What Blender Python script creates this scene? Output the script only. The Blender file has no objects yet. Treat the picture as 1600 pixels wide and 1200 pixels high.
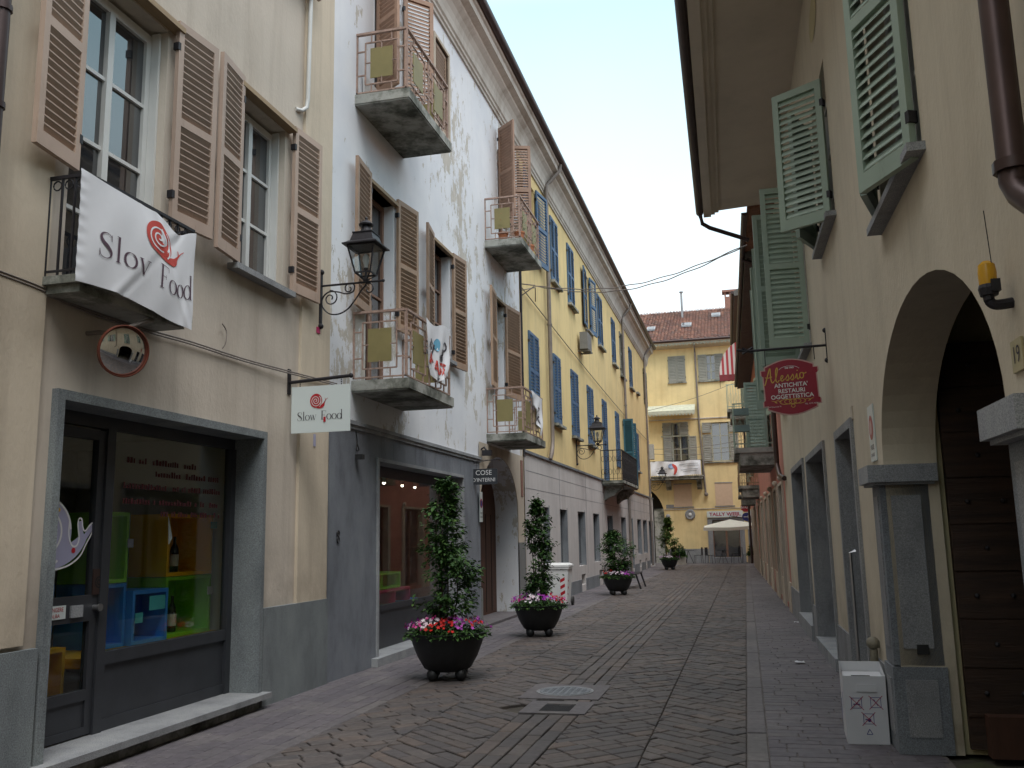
import bpy, bmesh, math, random
from mathutils import Vector, Matrix
random.seed(11)
S = bpy.context.scene
COL = S.collection
R_ = math.radians

# ------------------------------------------------------------------ camera
cam_d = bpy.data.cameras.new('camera'); cam = bpy.data.objects.new('camera', cam_d); COL.objects.link(cam)
yaw, pitch, roll = R_(14.017), R_(9.572), R_(-1.1244)
fw = Vector((-math.sin(yaw)*math.cos(pitch), math.cos(yaw)*math.cos(pitch), math.sin(pitch)))
r0 = Vector((math.cos(yaw), math.sin(yaw), 0)); u0 = r0.cross(fw)
rt = r0*math.cos(roll)+u0*math.sin(roll); up = -r0*math.sin(roll)+u0*math.cos(roll)
cam.matrix_world = Matrix(((rt.x, up.x, -fw.x, 0), (rt.y, up.y, -fw.y, 0), (rt.z, up.z, -fw.z, 1.6), (0, 0, 0, 1)))
cam_d.sensor_width = 36; cam_d.lens = 1425.6/1600*36; cam_d.clip_end = 2000; cam_d.clip_start = 0.05
S.camera = cam

# ------------------------------------------------------------------ sky and light
SUN_EL, SUN_AZ = R_(58), R_(150)      # azimuth clockwise from +Y
W = bpy.data.worlds.new('World'); S.world = W; W.use_nodes = True
nt = W.node_tree; bg = nt.nodes['Background']
sky = nt.nodes.new('ShaderNodeTexSky'); sky.sky_type = 'NISHITA'; sky.sun_disc = False
sky.sun_elevation = SUN_EL; sky.sun_rotation = SUN_AZ; sky.air_density = 1.0; sky.dust_density = 2.5; sky.ozone_density = 1.0
tc = nt.nodes.new('ShaderNodeTexCoord'); mp = nt.nodes.new('ShaderNodeMapping'); mp.inputs['Scale'].default_value = (1.2, 1.2, 2.6)
nz = nt.nodes.new('ShaderNodeTexNoise'); nz.inputs['Scale'].default_value = 1.3; nz.inputs['Detail'].default_value = 6
cr = nt.nodes.new('ShaderNodeValToRGB'); cr.color_ramp.elements[0].position = .3; cr.color_ramp.elements[1].position = .72
cr.color_ramp.elements[0].color = (.80, .80, .80, 1); cr.color_ramp.elements[1].color = (.98, .98, .98, 1)
mx = nt.nodes.new('ShaderNodeMixRGB')
# overcast dome: brighter towards the zenith
sxyz = nt.nodes.new('ShaderNodeSeparateXYZ'); dome = nt.nodes.new('ShaderNodeValToRGB'); de = dome.color_ramp.elements
for k_ in range(3): de.new(.5)
for e_, (p_, c_) in zip(de, [(0, (.94, .97, .98)), (.20, (.85, .93, .97)), (.53, (.52, .80, .92)), (.68, (1.15, 1.2, 1.24)), (1, (2.3, 2.34, 2.42))]): e_.position = p_; e_.color = (c_[0]/2.5, c_[1]/2.5, c_[2]/2.5, 1)
vm_ = nt.nodes.new('ShaderNodeVectorMath'); vm_.operation = 'SCALE'; vm_.inputs[3].default_value = 2.5/(1.414*.085)*1.04
nt.links.new(tc.outputs['Generated'], sxyz.inputs[0]); nt.links.new(sxyz.outputs[2], dome.inputs[0]); nt.links.new(dome.outputs[0], vm_.inputs[0]); nt.links.new(vm_.outputs[0], mx.inputs[2])
nt.links.new(tc.outputs['Generated'], mp.inputs[0]); nt.links.new(mp.outputs[0], nz.inputs[0]); nt.links.new(nz.outputs[0], cr.inputs[0])
nt.links.new(cr.outputs[0], mx.inputs[0]); nt.links.new(sky.outputs[0], mx.inputs[1]); nt.links.new(mx.outputs[0], bg.inputs[0])
bg.inputs[1].default_value = 0.085
sd = bpy.data.lights.new('sun', 'SUN'); sd.energy = 0.8; sd.angle = R_(25); sd.color = (1, .985, .96)
sun = bpy.data.objects.new('sun', sd); COL.objects.link(sun)
sdir = Vector((math.sin(SUN_AZ)*math.cos(SUN_EL), math.cos(SUN_AZ)*math.cos(SUN_EL), math.sin(SUN_EL)))
sun.rotation_euler = sdir.to_track_quat('Z', 'Y').to_euler(); sun.location = sdir*60
S.view_settings.view_transform = 'Standard'; S.view_settings.look = 'None'; S.view_settings.exposure = 1.08; S.view_settings.gamma = 1
S.view_settings.use_curve_mapping = False
S.render.engine = 'CYCLES'; S.cycles.max_bounces = 7; S.cycles.diffuse_bounces = 5; S.cycles.glossy_bounces = 3; S.cycles.transparent_max_bounces = 12
S.cycles.caustics_reflective = False; S.cycles.caustics_refractive = False

# ------------------------------------------------------------------ materials
MATS = {}
def newmat(name):
    m = bpy.data.materials.new(name); m.use_nodes = True; MATS[name] = m
    return m, m.node_tree, m.node_tree.nodes['Principled BSDF']
def rgb(c): return (c[0], c[1], c[2], 1)
def noise(nt, scale, detail=5, stretch=(1, 1, 1), rough=.6, off=(0, 0, 0)):
    g = nt.nodes.new('ShaderNodeNewGeometry'); mp = nt.nodes.new('ShaderNodeMapping')
    mp.inputs['Scale'].default_value = stretch; mp.inputs['Location'].default_value = off
    n = nt.nodes.new('ShaderNodeTexNoise'); n.inputs['Scale'].default_value = scale; n.inputs['Detail'].default_value = detail; n.inputs['Roughness'].default_value = rough
    nt.links.new(g.outputs['Position'], mp.inputs[0]); nt.links.new(mp.outputs[0], n.inputs[0]); return n.outputs[0]
def ramp(nt, src, stops):
    r = nt.nodes.new('ShaderNodeValToRGB'); e = r.color_ramp.elements
    while len(e) < len(stops): e.new(.5)
    for i, (p, c) in enumerate(stops): e[i].position = p; e[i].color = rgb(c) if len(c) == 3 else c
    nt.links.new(src, r.inputs[0]); return r.outputs[0]
def mix(nt, fac, a, b, mode='MIX'):
    m = nt.nodes.new('ShaderNodeMixRGB'); m.blend_type = mode
    for s, i in ((fac, 0), (a, 1), (b, 2)):
        if isinstance(s, (int, float)): m.inputs[i].default_value = s
        elif isinstance(s, tuple): m.inputs[i].default_value = rgb(s)
        else: nt.links.new(s, m.inputs[i])
    return m.outputs[0]
def bump(nt, b, src, strength, dist=.02):
    n = nt.nodes.new('ShaderNodeBump'); n.inputs['Strength'].default_value = strength; n.inputs['Distance'].default_value = dist
    nt.links.new(src, n.inputs['Height']); nt.links.new(n.outputs[0], b.inputs['Normal'])
def sc(c, k): return (c[0]*k, c[1]*k, c[2]*k)
G0, G1 = (0, 0, 0), (1, 1, 1)

def simple(name, c, rough=.6, metal=0, var=.15, scale=6, bmp=.0, stretch=(1, 1, 1)):
    m, nt, b = newmat(name)
    n = noise(nt, scale, 5, stretch); col = ramp(nt, n, [(.3, sc(c, 1-var)), (.7, sc(c, 1+var))])
    if 'shutter' in name:      # each leaf has weathered a little differently
        oi = nt.nodes.new('ShaderNodeObjectInfo'); k = ramp(nt, oi.outputs['Random'], [(0, (.84, .85, .87)), (.5, (1, 1, 1)), (1, (1.13, 1.11, 1.07))]); col = mix(nt, 1.0, col, k, 'MULTIPLY')
        wr = ramp(nt, noise(nt, 9, 6, (1, 1, .25), .7, (3, 3, 3)), [(.6, (1, 1, 1)), (.72, (.72, .70, .68))]); col = mix(nt, 1.0, col, wr, 'MULTIPLY')
    nt.links.new(col, b.inputs['Base Color'])
    b.inputs['Roughness'].default_value = rough; b.inputs['Metallic'].default_value = metal
    if bmp: bump(nt, b, noise(nt, scale*6, 4, stretch), bmp, .01)
    return m
def plaster(name, c, stain, amt=.55, streak=.35, bmp=.35, dirty_low=0):
    m, nt, b = newmat(name)
    base = ramp(nt, noise(nt, .9, 6, (1, 1, 1), .65), [(.28, sc(c, .86)), (.5, c), (.75, sc(c, 1.08))])
    st = ramp(nt, noise(nt, 1.1, 7, (1, 1, .16), .7, (3, 7, 1)), [(.52, G0), (.78, (amt, amt, amt))])
    col = mix(nt, st, base, stain)
    sk = ramp(nt, noise(nt, 5, 4, (1, 1, .05), .6, (9, 2, 5)), [(.5, G0), (.8, (streak, streak, streak))])
    col = mix(nt, sk, col, sc(stain, .75))
    if dirty_low:      # splash dirt near the pavement, broken up by noise
        g = nt.nodes.new('ShaderNodeNewGeometry'); sx = nt.nodes.new('ShaderNodeSeparateXYZ'); nt.links.new(g.outputs['Position'], sx.inputs[0])
        mr = nt.nodes.new('ShaderNodeMapRange'); mr.inputs[1].default_value = dirty_low; mr.inputs[2].default_value = 0; nt.links.new(sx.outputs[2], mr.inputs[0])
        n2 = ramp(nt, noise(nt, 2.5, 6), [(.35, G0), (.65, G1)])
        col = mix(nt, mix(nt, 1.0, mr.outputs[0], n2, 'MULTIPLY'), col, sc(stain, .6))
    nt.links.new(col, b.inputs['Base Color']); b.inputs['Roughness'].default_value = .92
    bump(nt, b, noise(nt, 28, 5, (1, 1, .6)), bmp, .01)
    return m
def granite(name, c, scale=60):
    m, nt, b = newmat(name)
    a = ramp(nt, noise(nt, scale, 3, (1, 1, 1), .8), [(.35, sc(c, .6)), (.5, c), (.68, sc(c, 1.5))])
    d = ramp(nt, noise(nt, 2.6, 8, (1, 1, .45), .7), [(.3, (.62, .62, .64)), (.5, (.95, .95, .96)), (.72, (1.2, 1.2, 1.16))])
    nt.links.new(mix(nt, 1.0, a, d, 'MULTIPLY'), b.inputs['Base Color']); b.inputs['Roughness'].default_value = .7
    bump(nt, b, noise(nt, 90, 3), .2, .004)
    return m

M_beige = plaster('beige plaster', (.54, .475, .40), (.34, .28, .22), .6, .4, .4, 1.9)
M_beige2 = plaster('pale beige plaster', (.60, .515, .40), (.34, .27, .2), .5, .35, .4, 1.7)
M_yellow = plaster('yellow plaster', (.74, .57, .27), (.46, .36, .22), .5, .35)
M_yellowfar = plaster('warm yellow plaster', (.76, .60, .31), (.50, .33, .14), .4, .25)
M_cream = plaster('cream plaster', (.57, .50, .38), (.42, .35, .25), .5, .3, .5, 1.3)
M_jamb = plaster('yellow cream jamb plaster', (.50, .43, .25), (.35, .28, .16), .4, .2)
M_pink = plaster('pink plaster', (.50, .20, .15), (.35, .17, .13), .5, .4, .35, 1.5)
M_pinktrim = plaster('grey cream surround', (.52, .45, .36), (.28, .22, .17), .5, .4)
M_greyrender = plaster('grey render', (.19, .19, .185), (.11, .105, .1), .6, .5, .3)
M_clad = plaster('white stone cladding', (.50, .475, .46), (.28, .23, .2), .35, .3, .08)
M_concrete = plaster('stained concrete', (.34, .34, .31), (.07, .07, .06), .85, .5, .4)
def concrete():
    m, nt, b = newmat('mossy stained concrete'); c = ramp(nt, noise(nt, 2.2, 8, (1, 1, 1), .7), [(.36, (.055, .058, .045)), (.47, (.17, .175, .15)), (.56, (.33, .33, .30)), (.75, (.42, .42, .39))])
    nt.links.new(c, b.inputs['Base Color']); b.inputs['Roughness'].default_value = .95; bump(nt, b, noise(nt, 35, 5), .5, .01); return m
M_concrete = concrete()
M_cornice = plaster('weathered cornice paint', (.52, .48, .43), (.24, .18, .13), .85, .4)
M_soffit = plaster('taupe eave paint', (.60, .53, .44), (.48, .42, .34), .3, .1, .1)
# peeling white paint over tan render
def peeling():
    m, nt, b = newmat('peeling white paint')
    white = ramp(nt, noise(nt, 1.4, 6), [(.3, (.68, .70, .74)), (.7, (.78, .79, .81))])
    bare = ramp(nt, noise(nt, 5, 5), [(.3, (.44, .41, .36)), (.7, (.58, .54, .48))])
    a = noise(nt, 3.6, 9, (1, 1, .5), .74, (2, 5, 1)); big = noise(nt, .5, 3, (1, 1, .8), .5, (4, 1, 8))
    ad = nt.nodes.new('ShaderNodeMath'); ad.operation = 'ADD'; nt.links.new(a, ad.inputs[0])
    ml = nt.nodes.new('ShaderNodeMath'); ml.operation = 'MULTIPLY_ADD'; ml.inputs[1].default_value = .55; ml.inputs[2].default_value = -.26
    nt.links.new(big, ml.inputs[0]); nt.links.new(ml.outputs[0], ad.inputs[1])
    mask = ramp(nt, ad.outputs[0], [(.588, G0), (.606, G1)])
    col = mix(nt, mask, white, bare)
    sk = ramp(nt, noise(nt, 4, 5, (1, 1, .06), .6), [(.55, G0), (.85, (.16, .16, .16))]); col = mix(nt, sk, col, (.40, .39, .37))
    nt.links.new(col, b.inputs['Base Color']); b.inputs['Roughness'].default_value = .85
    inv = nt.nodes.new('ShaderNodeInvert'); nt.links.new(mask, inv.inputs[1]); bump(nt, b, inv.outputs[0], .5, .006)
    return m
M_peel = peeling()
M_granite = granite('grey granite', (.25, .255, .26), 130); M_granite_d = granite('dark granite', (.18, .195, .21), 110)
M_granite_b = granite('bluish granite cladding', (.185, .20, .225), 120); M_granite_l = granite('light granite', (.29, .30, .31), 140)
M_granite_v = granite('blue green granite', (.18, .20, .205), 100)
M_shut_b = simple('taupe shutter paint', (.42, .31, .245), .55, 0, .08, 3)
M_shut_w = simple('brown shutter paint', (.34, .225, .15), .6, 0, .16, 4)
M_shut_o = simple('orange brown shutter paint', (.33, .205, .14), .6, 0, .15, 4)
M_shut_blue = simple('blue shutter paint', (.06, .125, .225), .6, 0, .2, 3)
M_shut_green = simple('sage green shutter paint', (.29, .37, .305), .45, 0, .06, 3)
M_shut_teal = simple('teal shutter paint', (.025, .10, .14), .6, 0, .2, 3)
M_shut_grey = simple('grey shutter paint', (.24, .235, .20), .6, 0, .1, 3)
M_winframe = simple('white window paint', (.62, .62, .60), .45, 0, .04, 3)
M_woodframe = simple('brown window frame', (.22, .125, .085), .6, 0, .2, 8)
M_olive = simple('grey olive window paint', (.33, .33, .26), .6, 0, .08, 4)
M_tanwood = simple('tan wooden lintel', (.30, .21, .12), .7, 0, .2, 8, .3, (1, .1, 1)); M_eavewood = simple('dark eave boards', (.10, .09, .08), .8, 0, .2, 6, .2)
M_iron = simple('dark wrought iron', (.022, .02, .024), .55, .3, .3, 20)
M_anth = simple('anthracite metal', (.040, .043, .05), .45, .2, .15, 4)
M_gutter = simple('brown gutter metal', (.055, .035, .033), .45, .5, .2, 4)
M_grpipe = simple('grey brown pipe', (.20, .17, .15), .6, .2, .2, 4)
M_copper = simple('copper brown pipe', (.075, .047, .042), .4, .6, .2, 3)
M_railpink = simple('rusty brown railing paint', (.34, .235, .19), .65, .1, .3, 18)
M_ochre = simple('ochre panel', (.215, .18, .07), .6, 0, .1, 4)
M_ochre_d = simple('weathered olive panel', (.16, .14, .085), .6, 0, .2, 4)
M_black = simple('black rubber', (.012, .012, .012), .6)
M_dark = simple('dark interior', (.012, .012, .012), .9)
M_pot = simple('black cast planter', (.016, .017, .018), .5, .2, .3, 8, .1)
M_white = simple('white plastic', (.68, .69, .68), .45, 0, .05, 3)
M_whitepaint = simple('white paint', (.70, .70, .70), .5, 0, .03, 3)
M_signw = simple('pale enamel sign', (.60, .66, .65), .3, 0, .02, 2)
M_red = simple('red', (.42, .01, .02), .45, 0, .04); M_redb = simple('snail red', (.50, .06, .045), .8, 0, .06)
M_ink = simple('dark grey ink', (.035, .025, .035), .6, 0, .05); M_plum = simple('plum ink', (.09, .05, .075), .85, 0, .05)
M_blueink = simple('blue ink', (.04, .045, .22), .6); M_redink = simple('red ink', (.35, .04, .09), .6)
M_maroon = simple('maroon sign enamel', (.27, .008, .03), .3, 0, .05, 2); M_gold = simple('gold lettering', (.60, .38, .07), .45); M_palepink = simple('pale sign border', (.55, .36, .33), .5)
M_cloth = simple('white cloth', (.72, .73, .76), 1.0, 0, .03, 3); M_cloth.node_tree.nodes['Principled BSDF'].inputs['Specular IOR Level'].default_value = .05
M_orange = simple('orange rim', (.13, .035, .02), .5); M_magenta = simple('magenta', (.45, .02, .12), .5)
M_amber = simple('amber lens', (.62, .32, .015), .2, 0, .05)
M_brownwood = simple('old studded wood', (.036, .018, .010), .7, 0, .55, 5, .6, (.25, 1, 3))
M_archdoor = simple('brown plank door', (.07, .028, .014), .7, 0, .4, 4, .4, (1, 1, .2))
M_canvas = simple('cream canvas', (.62, .60, .52), .9, 0, .05, 3)
M_terra = simple('terracotta', (.40, .15, .07), .8)
M_cardb = simple('white cardboard', (.60, .61, .63), .75, 0, .03, 4)
M_steel = simple('brushed steel', (.45, .45, .45), .3, .9, .05)
M_chimney = simple('brick', (.24, .12, .09), .85, 0, .3, 25, .3)
M_bark = simple('bark', (.07, .05, .035), .9, 0, .3, 15)
M_cg, M_cb_, M_cy = simple('lime green lacquer', (.22, .58, .04), .4, 0, .03), simple('blue lacquer', (.03, .22, .68), .4, 0, .03), simple('amber yellow lacquer', (.85, .46, .015), .4, 0, .03)
M_bottle = simple('dark bottle glass', (.008, .012, .01), .08); M_label = simple('paper label', (.6, .58, .54), .7)
M_cyan = simple('cyan paper', (.06, .42, .50), .7); M_pinkbox = simple('pink lacquer', (.55, .05, .16), .5); M_room = simple('shop interior wall', (.62, .60, .55), .9); M_roomp = simple('rose interior wall', (.42, .24, .20), .9)
M_lav = simple('lavender film', (.36, .36, .50), .5, 0, .03)
def glass_thin(name, tint=(1, 1, 1), ior=1.5):
    m = bpy.data.materials.new(name); m.use_nodes = True; nt = m.node_tree; nt.nodes.clear()
    o = nt.nodes.new('ShaderNodeOutputMaterial'); mxs = nt.nodes.new('ShaderNodeMixShader'); lw = nt.nodes.new('ShaderNodeLayerWeight'); lw.inputs[0].default_value = .5
    pw = nt.nodes.new('ShaderNodeMath'); pw.operation = 'POWER'; pw.inputs[1].default_value = 4.5; nt.links.new(lw.outputs['Facing'], pw.inputs[0])
    f0 = ((ior-1)/(ior+1))**2; f = nt.nodes.new('ShaderNodeMath'); f.operation = 'MULTIPLY_ADD'; f.inputs[1].default_value = 1-f0; f.inputs[2].default_value = f0; nt.links.new(pw.outputs[0], f.inputs[0])
    t = nt.nodes.new('ShaderNodeBsdfTransparent'); t.inputs[0].default_value = rgb(tint); g = nt.nodes.new('ShaderNodeBsdfGlossy'); g.inputs['Roughness'].default_value = .01
    nt.links.new(f.outputs[0], mxs.inputs[0]); nt.links.new(t.outputs[0], mxs.inputs[1]); nt.links.new(g.outputs[0], mxs.inputs[2]); nt.links.new(mxs.outputs[0], o.inputs[0])
    return m
M_shopglass = glass_thin('shop glass', (.90, .93, .91), 1.6); M_clear = glass_thin('lantern glass', (.85, .87, .87), 1.5)
def darkglass():
    m, nt, b = newmat('window pane glass'); n = noise(nt, .8, 2)
    nt.links.new(ramp(nt, n, [(.4, (.02, .022, .026)), (.7, (.06, .062, .065))]), b.inputs['Base Color'])
    b.inputs['Roughness'].default_value = .03; b.inputs['IOR'].default_value = 2.3
    bump(nt, b, noise(nt, 1.6, 2), .06, .02); return m
M_pane = darkglass()
m, nt, b = newmat('convex mirror face'); b.inputs['Metallic'].default_value = 1; b.inputs['Roughness'].default_value = .03; b.inputs['Base Color'].default_value = (.75, .76, .76, 1); M_mirror = m
def island(name, cols, rough=.75, scale=14, bmp=.4, moss=None):
    m, nt, b = newmat(name); g = nt.nodes.new('ShaderNodeNewGeometry'); n = len(cols)
    c = ramp(nt, g.outputs['Random Per Island'], [(i/(n-1), cols[i]) for i in range(n)])
    d = ramp(nt, noise(nt, scale, 5), [(.3, (.72, .72, .72)), (.7, (1.22, 1.22, 1.22))]); c = mix(nt, 1.0, c, d, 'MULTIPLY')
    big = ramp(nt, noise(nt, .55, 4), [(.35, (.78, .78, .78)), (.65, (1.15, 1.13, 1.1))]); c = mix(nt, 1.0, c, big, 'MULTIPLY')
    nt.links.new(c, b.inputs['Base Color']); b.inputs['Roughness'].default_value = rough
    bump(nt, b, noise(nt, scale*3, 5), bmp, .006); return m
M_setts = island('street setts', [(.10, .083, .075), (.070, .062, .062), (.113, .096, .088), (.075, .068, .07), (.09, .076, .072), (.12, .092, .078), (.08, .071, .07)], .7)
M_slabs = island('purple porphyry slabs', [(.118, .106, .116), (.098, .088, .10), (.132, .12, .124), (.106, .094, .108)], .65)
M_kerb = island('kerb stones', [(.13, .118, .12), (.11, .10, .108), (.14, .128, .125)], .7)
M_tile = island('clay roof tile', [(.15, .062, .042), (.20, .085, .055), (.11, .052, .042), (.25, .12, .075), (.155, .075, .055), (.09, .056, .046)], .9, 8)
m, nt, b = newmat('joint sand and moss'); nt.links.new(ramp(nt, noise(nt, 1.6, 7), [(.38, (.045, .038, .032)), (.52, (.07, .06, .045)), (.62, (.075, .095, .03))]), b.inputs['Base Color']); b.inputs['Roughness'].default_value = .95; bump(nt, b, noise(nt, 60, 4), .5, .01); M_joint = m
m, nt, b = newmat('pale mortar'); nt.links.new(ramp(nt, noise(nt, 3, 6), [(.35, (.08, .07, .065)), (.65, (.19, .17, .155))]), b.inputs['Base Color']); b.inputs['Roughness'].default_value = .95; M_mortar = m
def leafmat(name, cols):
    m, nt, b = newmat(name); g = nt.nodes.new('ShaderNodeNewGeometry')
    c = ramp(nt, g.outputs['Random Per Island'], [(i/(len(cols)-1), cols[i]) for i in range(len(cols))])
    nt.links.new(c, b.inputs['Base Color']); b.inputs['Roughness'].default_value = .6; b.inputs['Specular IOR Level'].default_value = .22
    try: b.inputs['Transmission Weight'].default_value = 0.0
    except Exception: pass
    return m
M_leaf = leafmat('laurel leaf', [(.018, .048, .013), (.032, .085, .018), (.024, .06, .018), (.055, .125, .026), (.025, .065, .016), (.075, .14, .03), (.03, .072, .02)])
M_leafy = leafmat('yellow green leaf', [(.06, .11, .02), (.11, .16, .03), (.05, .10, .025), (.15, .19, .04)])
M_petp = leafmat('pink petals', [(.50, .03, .20), (.52, .07, .26), (.40, .02, .17)]); M_petr = leafmat('red petals', [(.55, .015, .01), (.45, .02, .02), (.6, .03, .02)])
M_petv = leafmat('violet petals', [(.40, .06, .42), (.32, .04, .36), (.5, .1, .45)]); M_petw = leafmat('pale petals', [(.7, .55, .62), (.72, .68, .7), (.65, .42, .55)])
def stripes():
    m, nt, b = newmat('red white stripes'); g = nt.nodes.new('ShaderNodeNewGeometry'); sx = nt.nodes.new('ShaderNodeSeparateXYZ'); nt.links.new(g.outputs['Position'], sx.inputs[0])
    a = nt.nodes.new('ShaderNodeMath'); a.operation = 'MULTIPLY'; a.inputs[1].default_value = 5.2; nt.links.new(sx.outputs[0], a.inputs[0])
    f = nt.nodes.new('ShaderNodeMath'); f.operation = 'FRACT'; nt.links.new(a.outputs[0], f.inputs[0])
    nt.links.new(ramp(nt, f.outputs[0], [(.48, (.45, .06, .07)), (.52, (.68, .6, .56))]), b.inputs['Base Color']); b.inputs['Roughness'].default_value = .9; return m
M_stripe = stripes()

# ------------------------------------------------------------------ mesh builder
YR = R_(-1.0172)
def FL(u, d, z): return (-4.78+d, u, z)
def FR(u, d, z): return (1.18+u*math.sin(YR)-d*math.cos(YR), u*math.cos(YR)+d*math.sin(YR), z)
def FE(u, d, z): return (u, 54-d, z)
def FW(x, y, z): return (x, y, z)
class MB:
    def __init__(s, F=FW): s.v = []; s.f = []; s.F = F
    def add(s, pts): i = len(s.v); s.v += [s.F(*p) for p in pts]; return i
    def face(s, pts): i = s.add(pts); s.f.append(tuple(range(i, i+len(pts)))); return s
    def hexa(s, p):
        i = s.add(p)
        for q in ((0, 3, 2, 1), (4, 5, 6, 7), (0, 1, 5, 4), (1, 2, 6, 5), (2, 3, 7, 6), (3, 0, 4, 7)): s.f.append(tuple(i+k for k in q))
        return s
    def box(s, a0, a1, b0, b1, c0, c1):
        return s.hexa([(a0, b0, c0), (a1, b0, c0), (a1, b1, c0), (a0, b1, c0), (a0, b0, c1), (a1, b0, c1), (a1, b1, c1), (a0, b1, c1)])
    def bar(s, p, q, w, h=None, upv=(0, 0, 1)):
        h = h or w; p = Vector(p); q = Vector(q); d = (q-p).normalized(); u = Vector(upv)
        if abs(d.dot(u)) > .95: u = Vector((1, 0, 0))
        a = d.cross(u).normalized()*w/2; c = a.cross(d).normalized()*h/2
        return s.hexa([tuple(x) for x in (p-a-c, p+a-c, p+a+c, p-a+c, q-a-c, q+a-c, q+a+c, q-a+c)])
    def tube(s, pts, r, n=8, closed=False):
        P = [Vector(p) for p in pts]; rings = []; m = len(P)
        rr = r if isinstance(r, (list, tuple)) else [r]*m
        for i in range(m):
            a = P[(i-1) % m] if (closed or i) else P[0]; c = P[(i+1) % m] if (closed or i < m-1) else P[-1]
            t = (c-a).normalized(); ref = Vector((0, 0, 1)) if abs(t.z) < .9 else Vector((1, 0, 0))
            x = t.cross(ref).normalized(); y = t.cross(x).normalized()
            if i and (x.dot(px) < 0): x, y = -x, -y
            px = x
            rings.append(s.add([tuple(P[i]+(x*math.cos(2*math.pi*k/n)+y*math.sin(2*math.pi*k/n))*rr[i]) for k in range(n)]))
        for i in range(m if closed else m-1):
            a, c = rings[i], rings[(i+1) % m]
            for k in range(n): s.f.append((a+k, a+(k+1) % n, c+(k+1) % n, c+k))
        if not closed: s.f.append(tuple(rings[0]+k for k in range(n))); s.f.append(tuple(rings[-1]+k for k in range(n)))
        return s
    def lathe(s, prof, c=(0, 0, 0), n=24, axis='z'):
        rings = []
        for r, h in prof:
            ps = []
            for k in range(n):
                a = 2*math.pi*k/n; x, y = math.cos(a)*r, math.sin(a)*r
                if axis == 'z': ps.append((c[0]+x, c[1]+y, c[2]+h))
                elif axis == 'y': ps.append((c[0]+x, c[1]+h, c[2]+y))
                else: ps.append((c[0]+h, c[1]+x, c[2]+y))
            rings.append(s.add(ps))
        for i in range(len(rings)-1):
            for k in range(n): s.f.append((rings[i]+k, rings[i]+(k+1) % n, rings[i+1]+(k+1) % n, rings[i+1]+k))
        for e in (0, -1):
            if prof[e][0] > 1e-4: s.f.append(tuple(rings[e]+k for k in range(n)))
        return s
    def ball(s, c, r, n=10, sq=1): 
        return s.lathe([(max(.0005, math.sin(math.pi*i/n))*r, -math.cos(math.pi*i/n)*r*sq) for i in range(n+1)], c, max(8, n+2))
    def prism(s, poly, ax, h0, h1):
        """poly: 2D points; extruded along axis ax ('u','d','z') from h0 to h1"""
        def P(a, b, h): return {'u': (h, a, b), 'd': (a, h, b), 'z': (a, b, h)}[ax]
        n = len(poly); i = s.add([P(a, b, h0) for a, b in poly]+[P(a, b, h1) for a, b in poly])
        s.f.append(tuple(i+k for k in range(n))); s.f.append(tuple(i+n+k for k in range(n)))
        for k in range(n): s.f.append((i+k, i+(k+1) % n, i+n+(k+1) % n, i+n+k))
        return s
    def build(s, name, mat, parent=None, smooth=False, norm=True, loc=None):
        me = bpy.data.meshes.new(name); o = bpy.data.objects.new(name, me); COL.objects.link(o)
        base = Vector((0, 0, 0))
        if parent is not None:
            p = parent
            while p is not None: base += p.location; p = p.parent
            o.parent = parent
        elif loc is not None: base = Vector(loc); o.location = base
        elif s.v:
            xs, ys, zs = zip(*s.v); base = Vector(((min(xs)+max(xs))/2, (min(ys)+max(ys))/2, min(zs))); o.location = base
        me.from_pydata([(x-base.x, y-base.y, z-base.z) for x, y, z in s.v], [], s.f)
        if norm:
            bm = bmesh.new(); bm.from_mesh(me)
            if smooth: bmesh.ops.remove_doubles(bm, verts=bm.verts, dist=.0003)
            bmesh.ops.recalc_face_normals(bm, faces=bm.faces); bm.to_mesh(me); bm.free()
        if smooth:
            for p in me.polygons: p.use_smooth = True
            try: me.set_sharp_from_angle(angle=R_(38))
            except Exception: pass
        me.materials.append(mat); me.update(); return o

def tag(o, label=None, cat=None, group=None, kind=None):
    if label: o['label'] = label
    if cat: o['category'] = cat
    if group: o['group'] = group
    if kind: o['kind'] = kind
    return o
def thing(name, label, cat, loc=(0, 0, 0), group=None):
    o = bpy.data.objects.new(name, None); COL.objects.link(o); o.location = loc; o.empty_display_size = .2
    return tag(o, label, cat, group)
def dup(o, loc, rz=0, label=None, scale=1, parent=None):
    c = o.copy(); COL.objects.link(c)
    if parent is None:
        c.location = loc; c.rotation_euler = (0, 0, rz); c.scale = (scale,)*3
        if label: c['label'] = label
    else: c.parent = parent
    for ch in list(o.children): dup(ch, None, parent=c)
    return c

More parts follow.
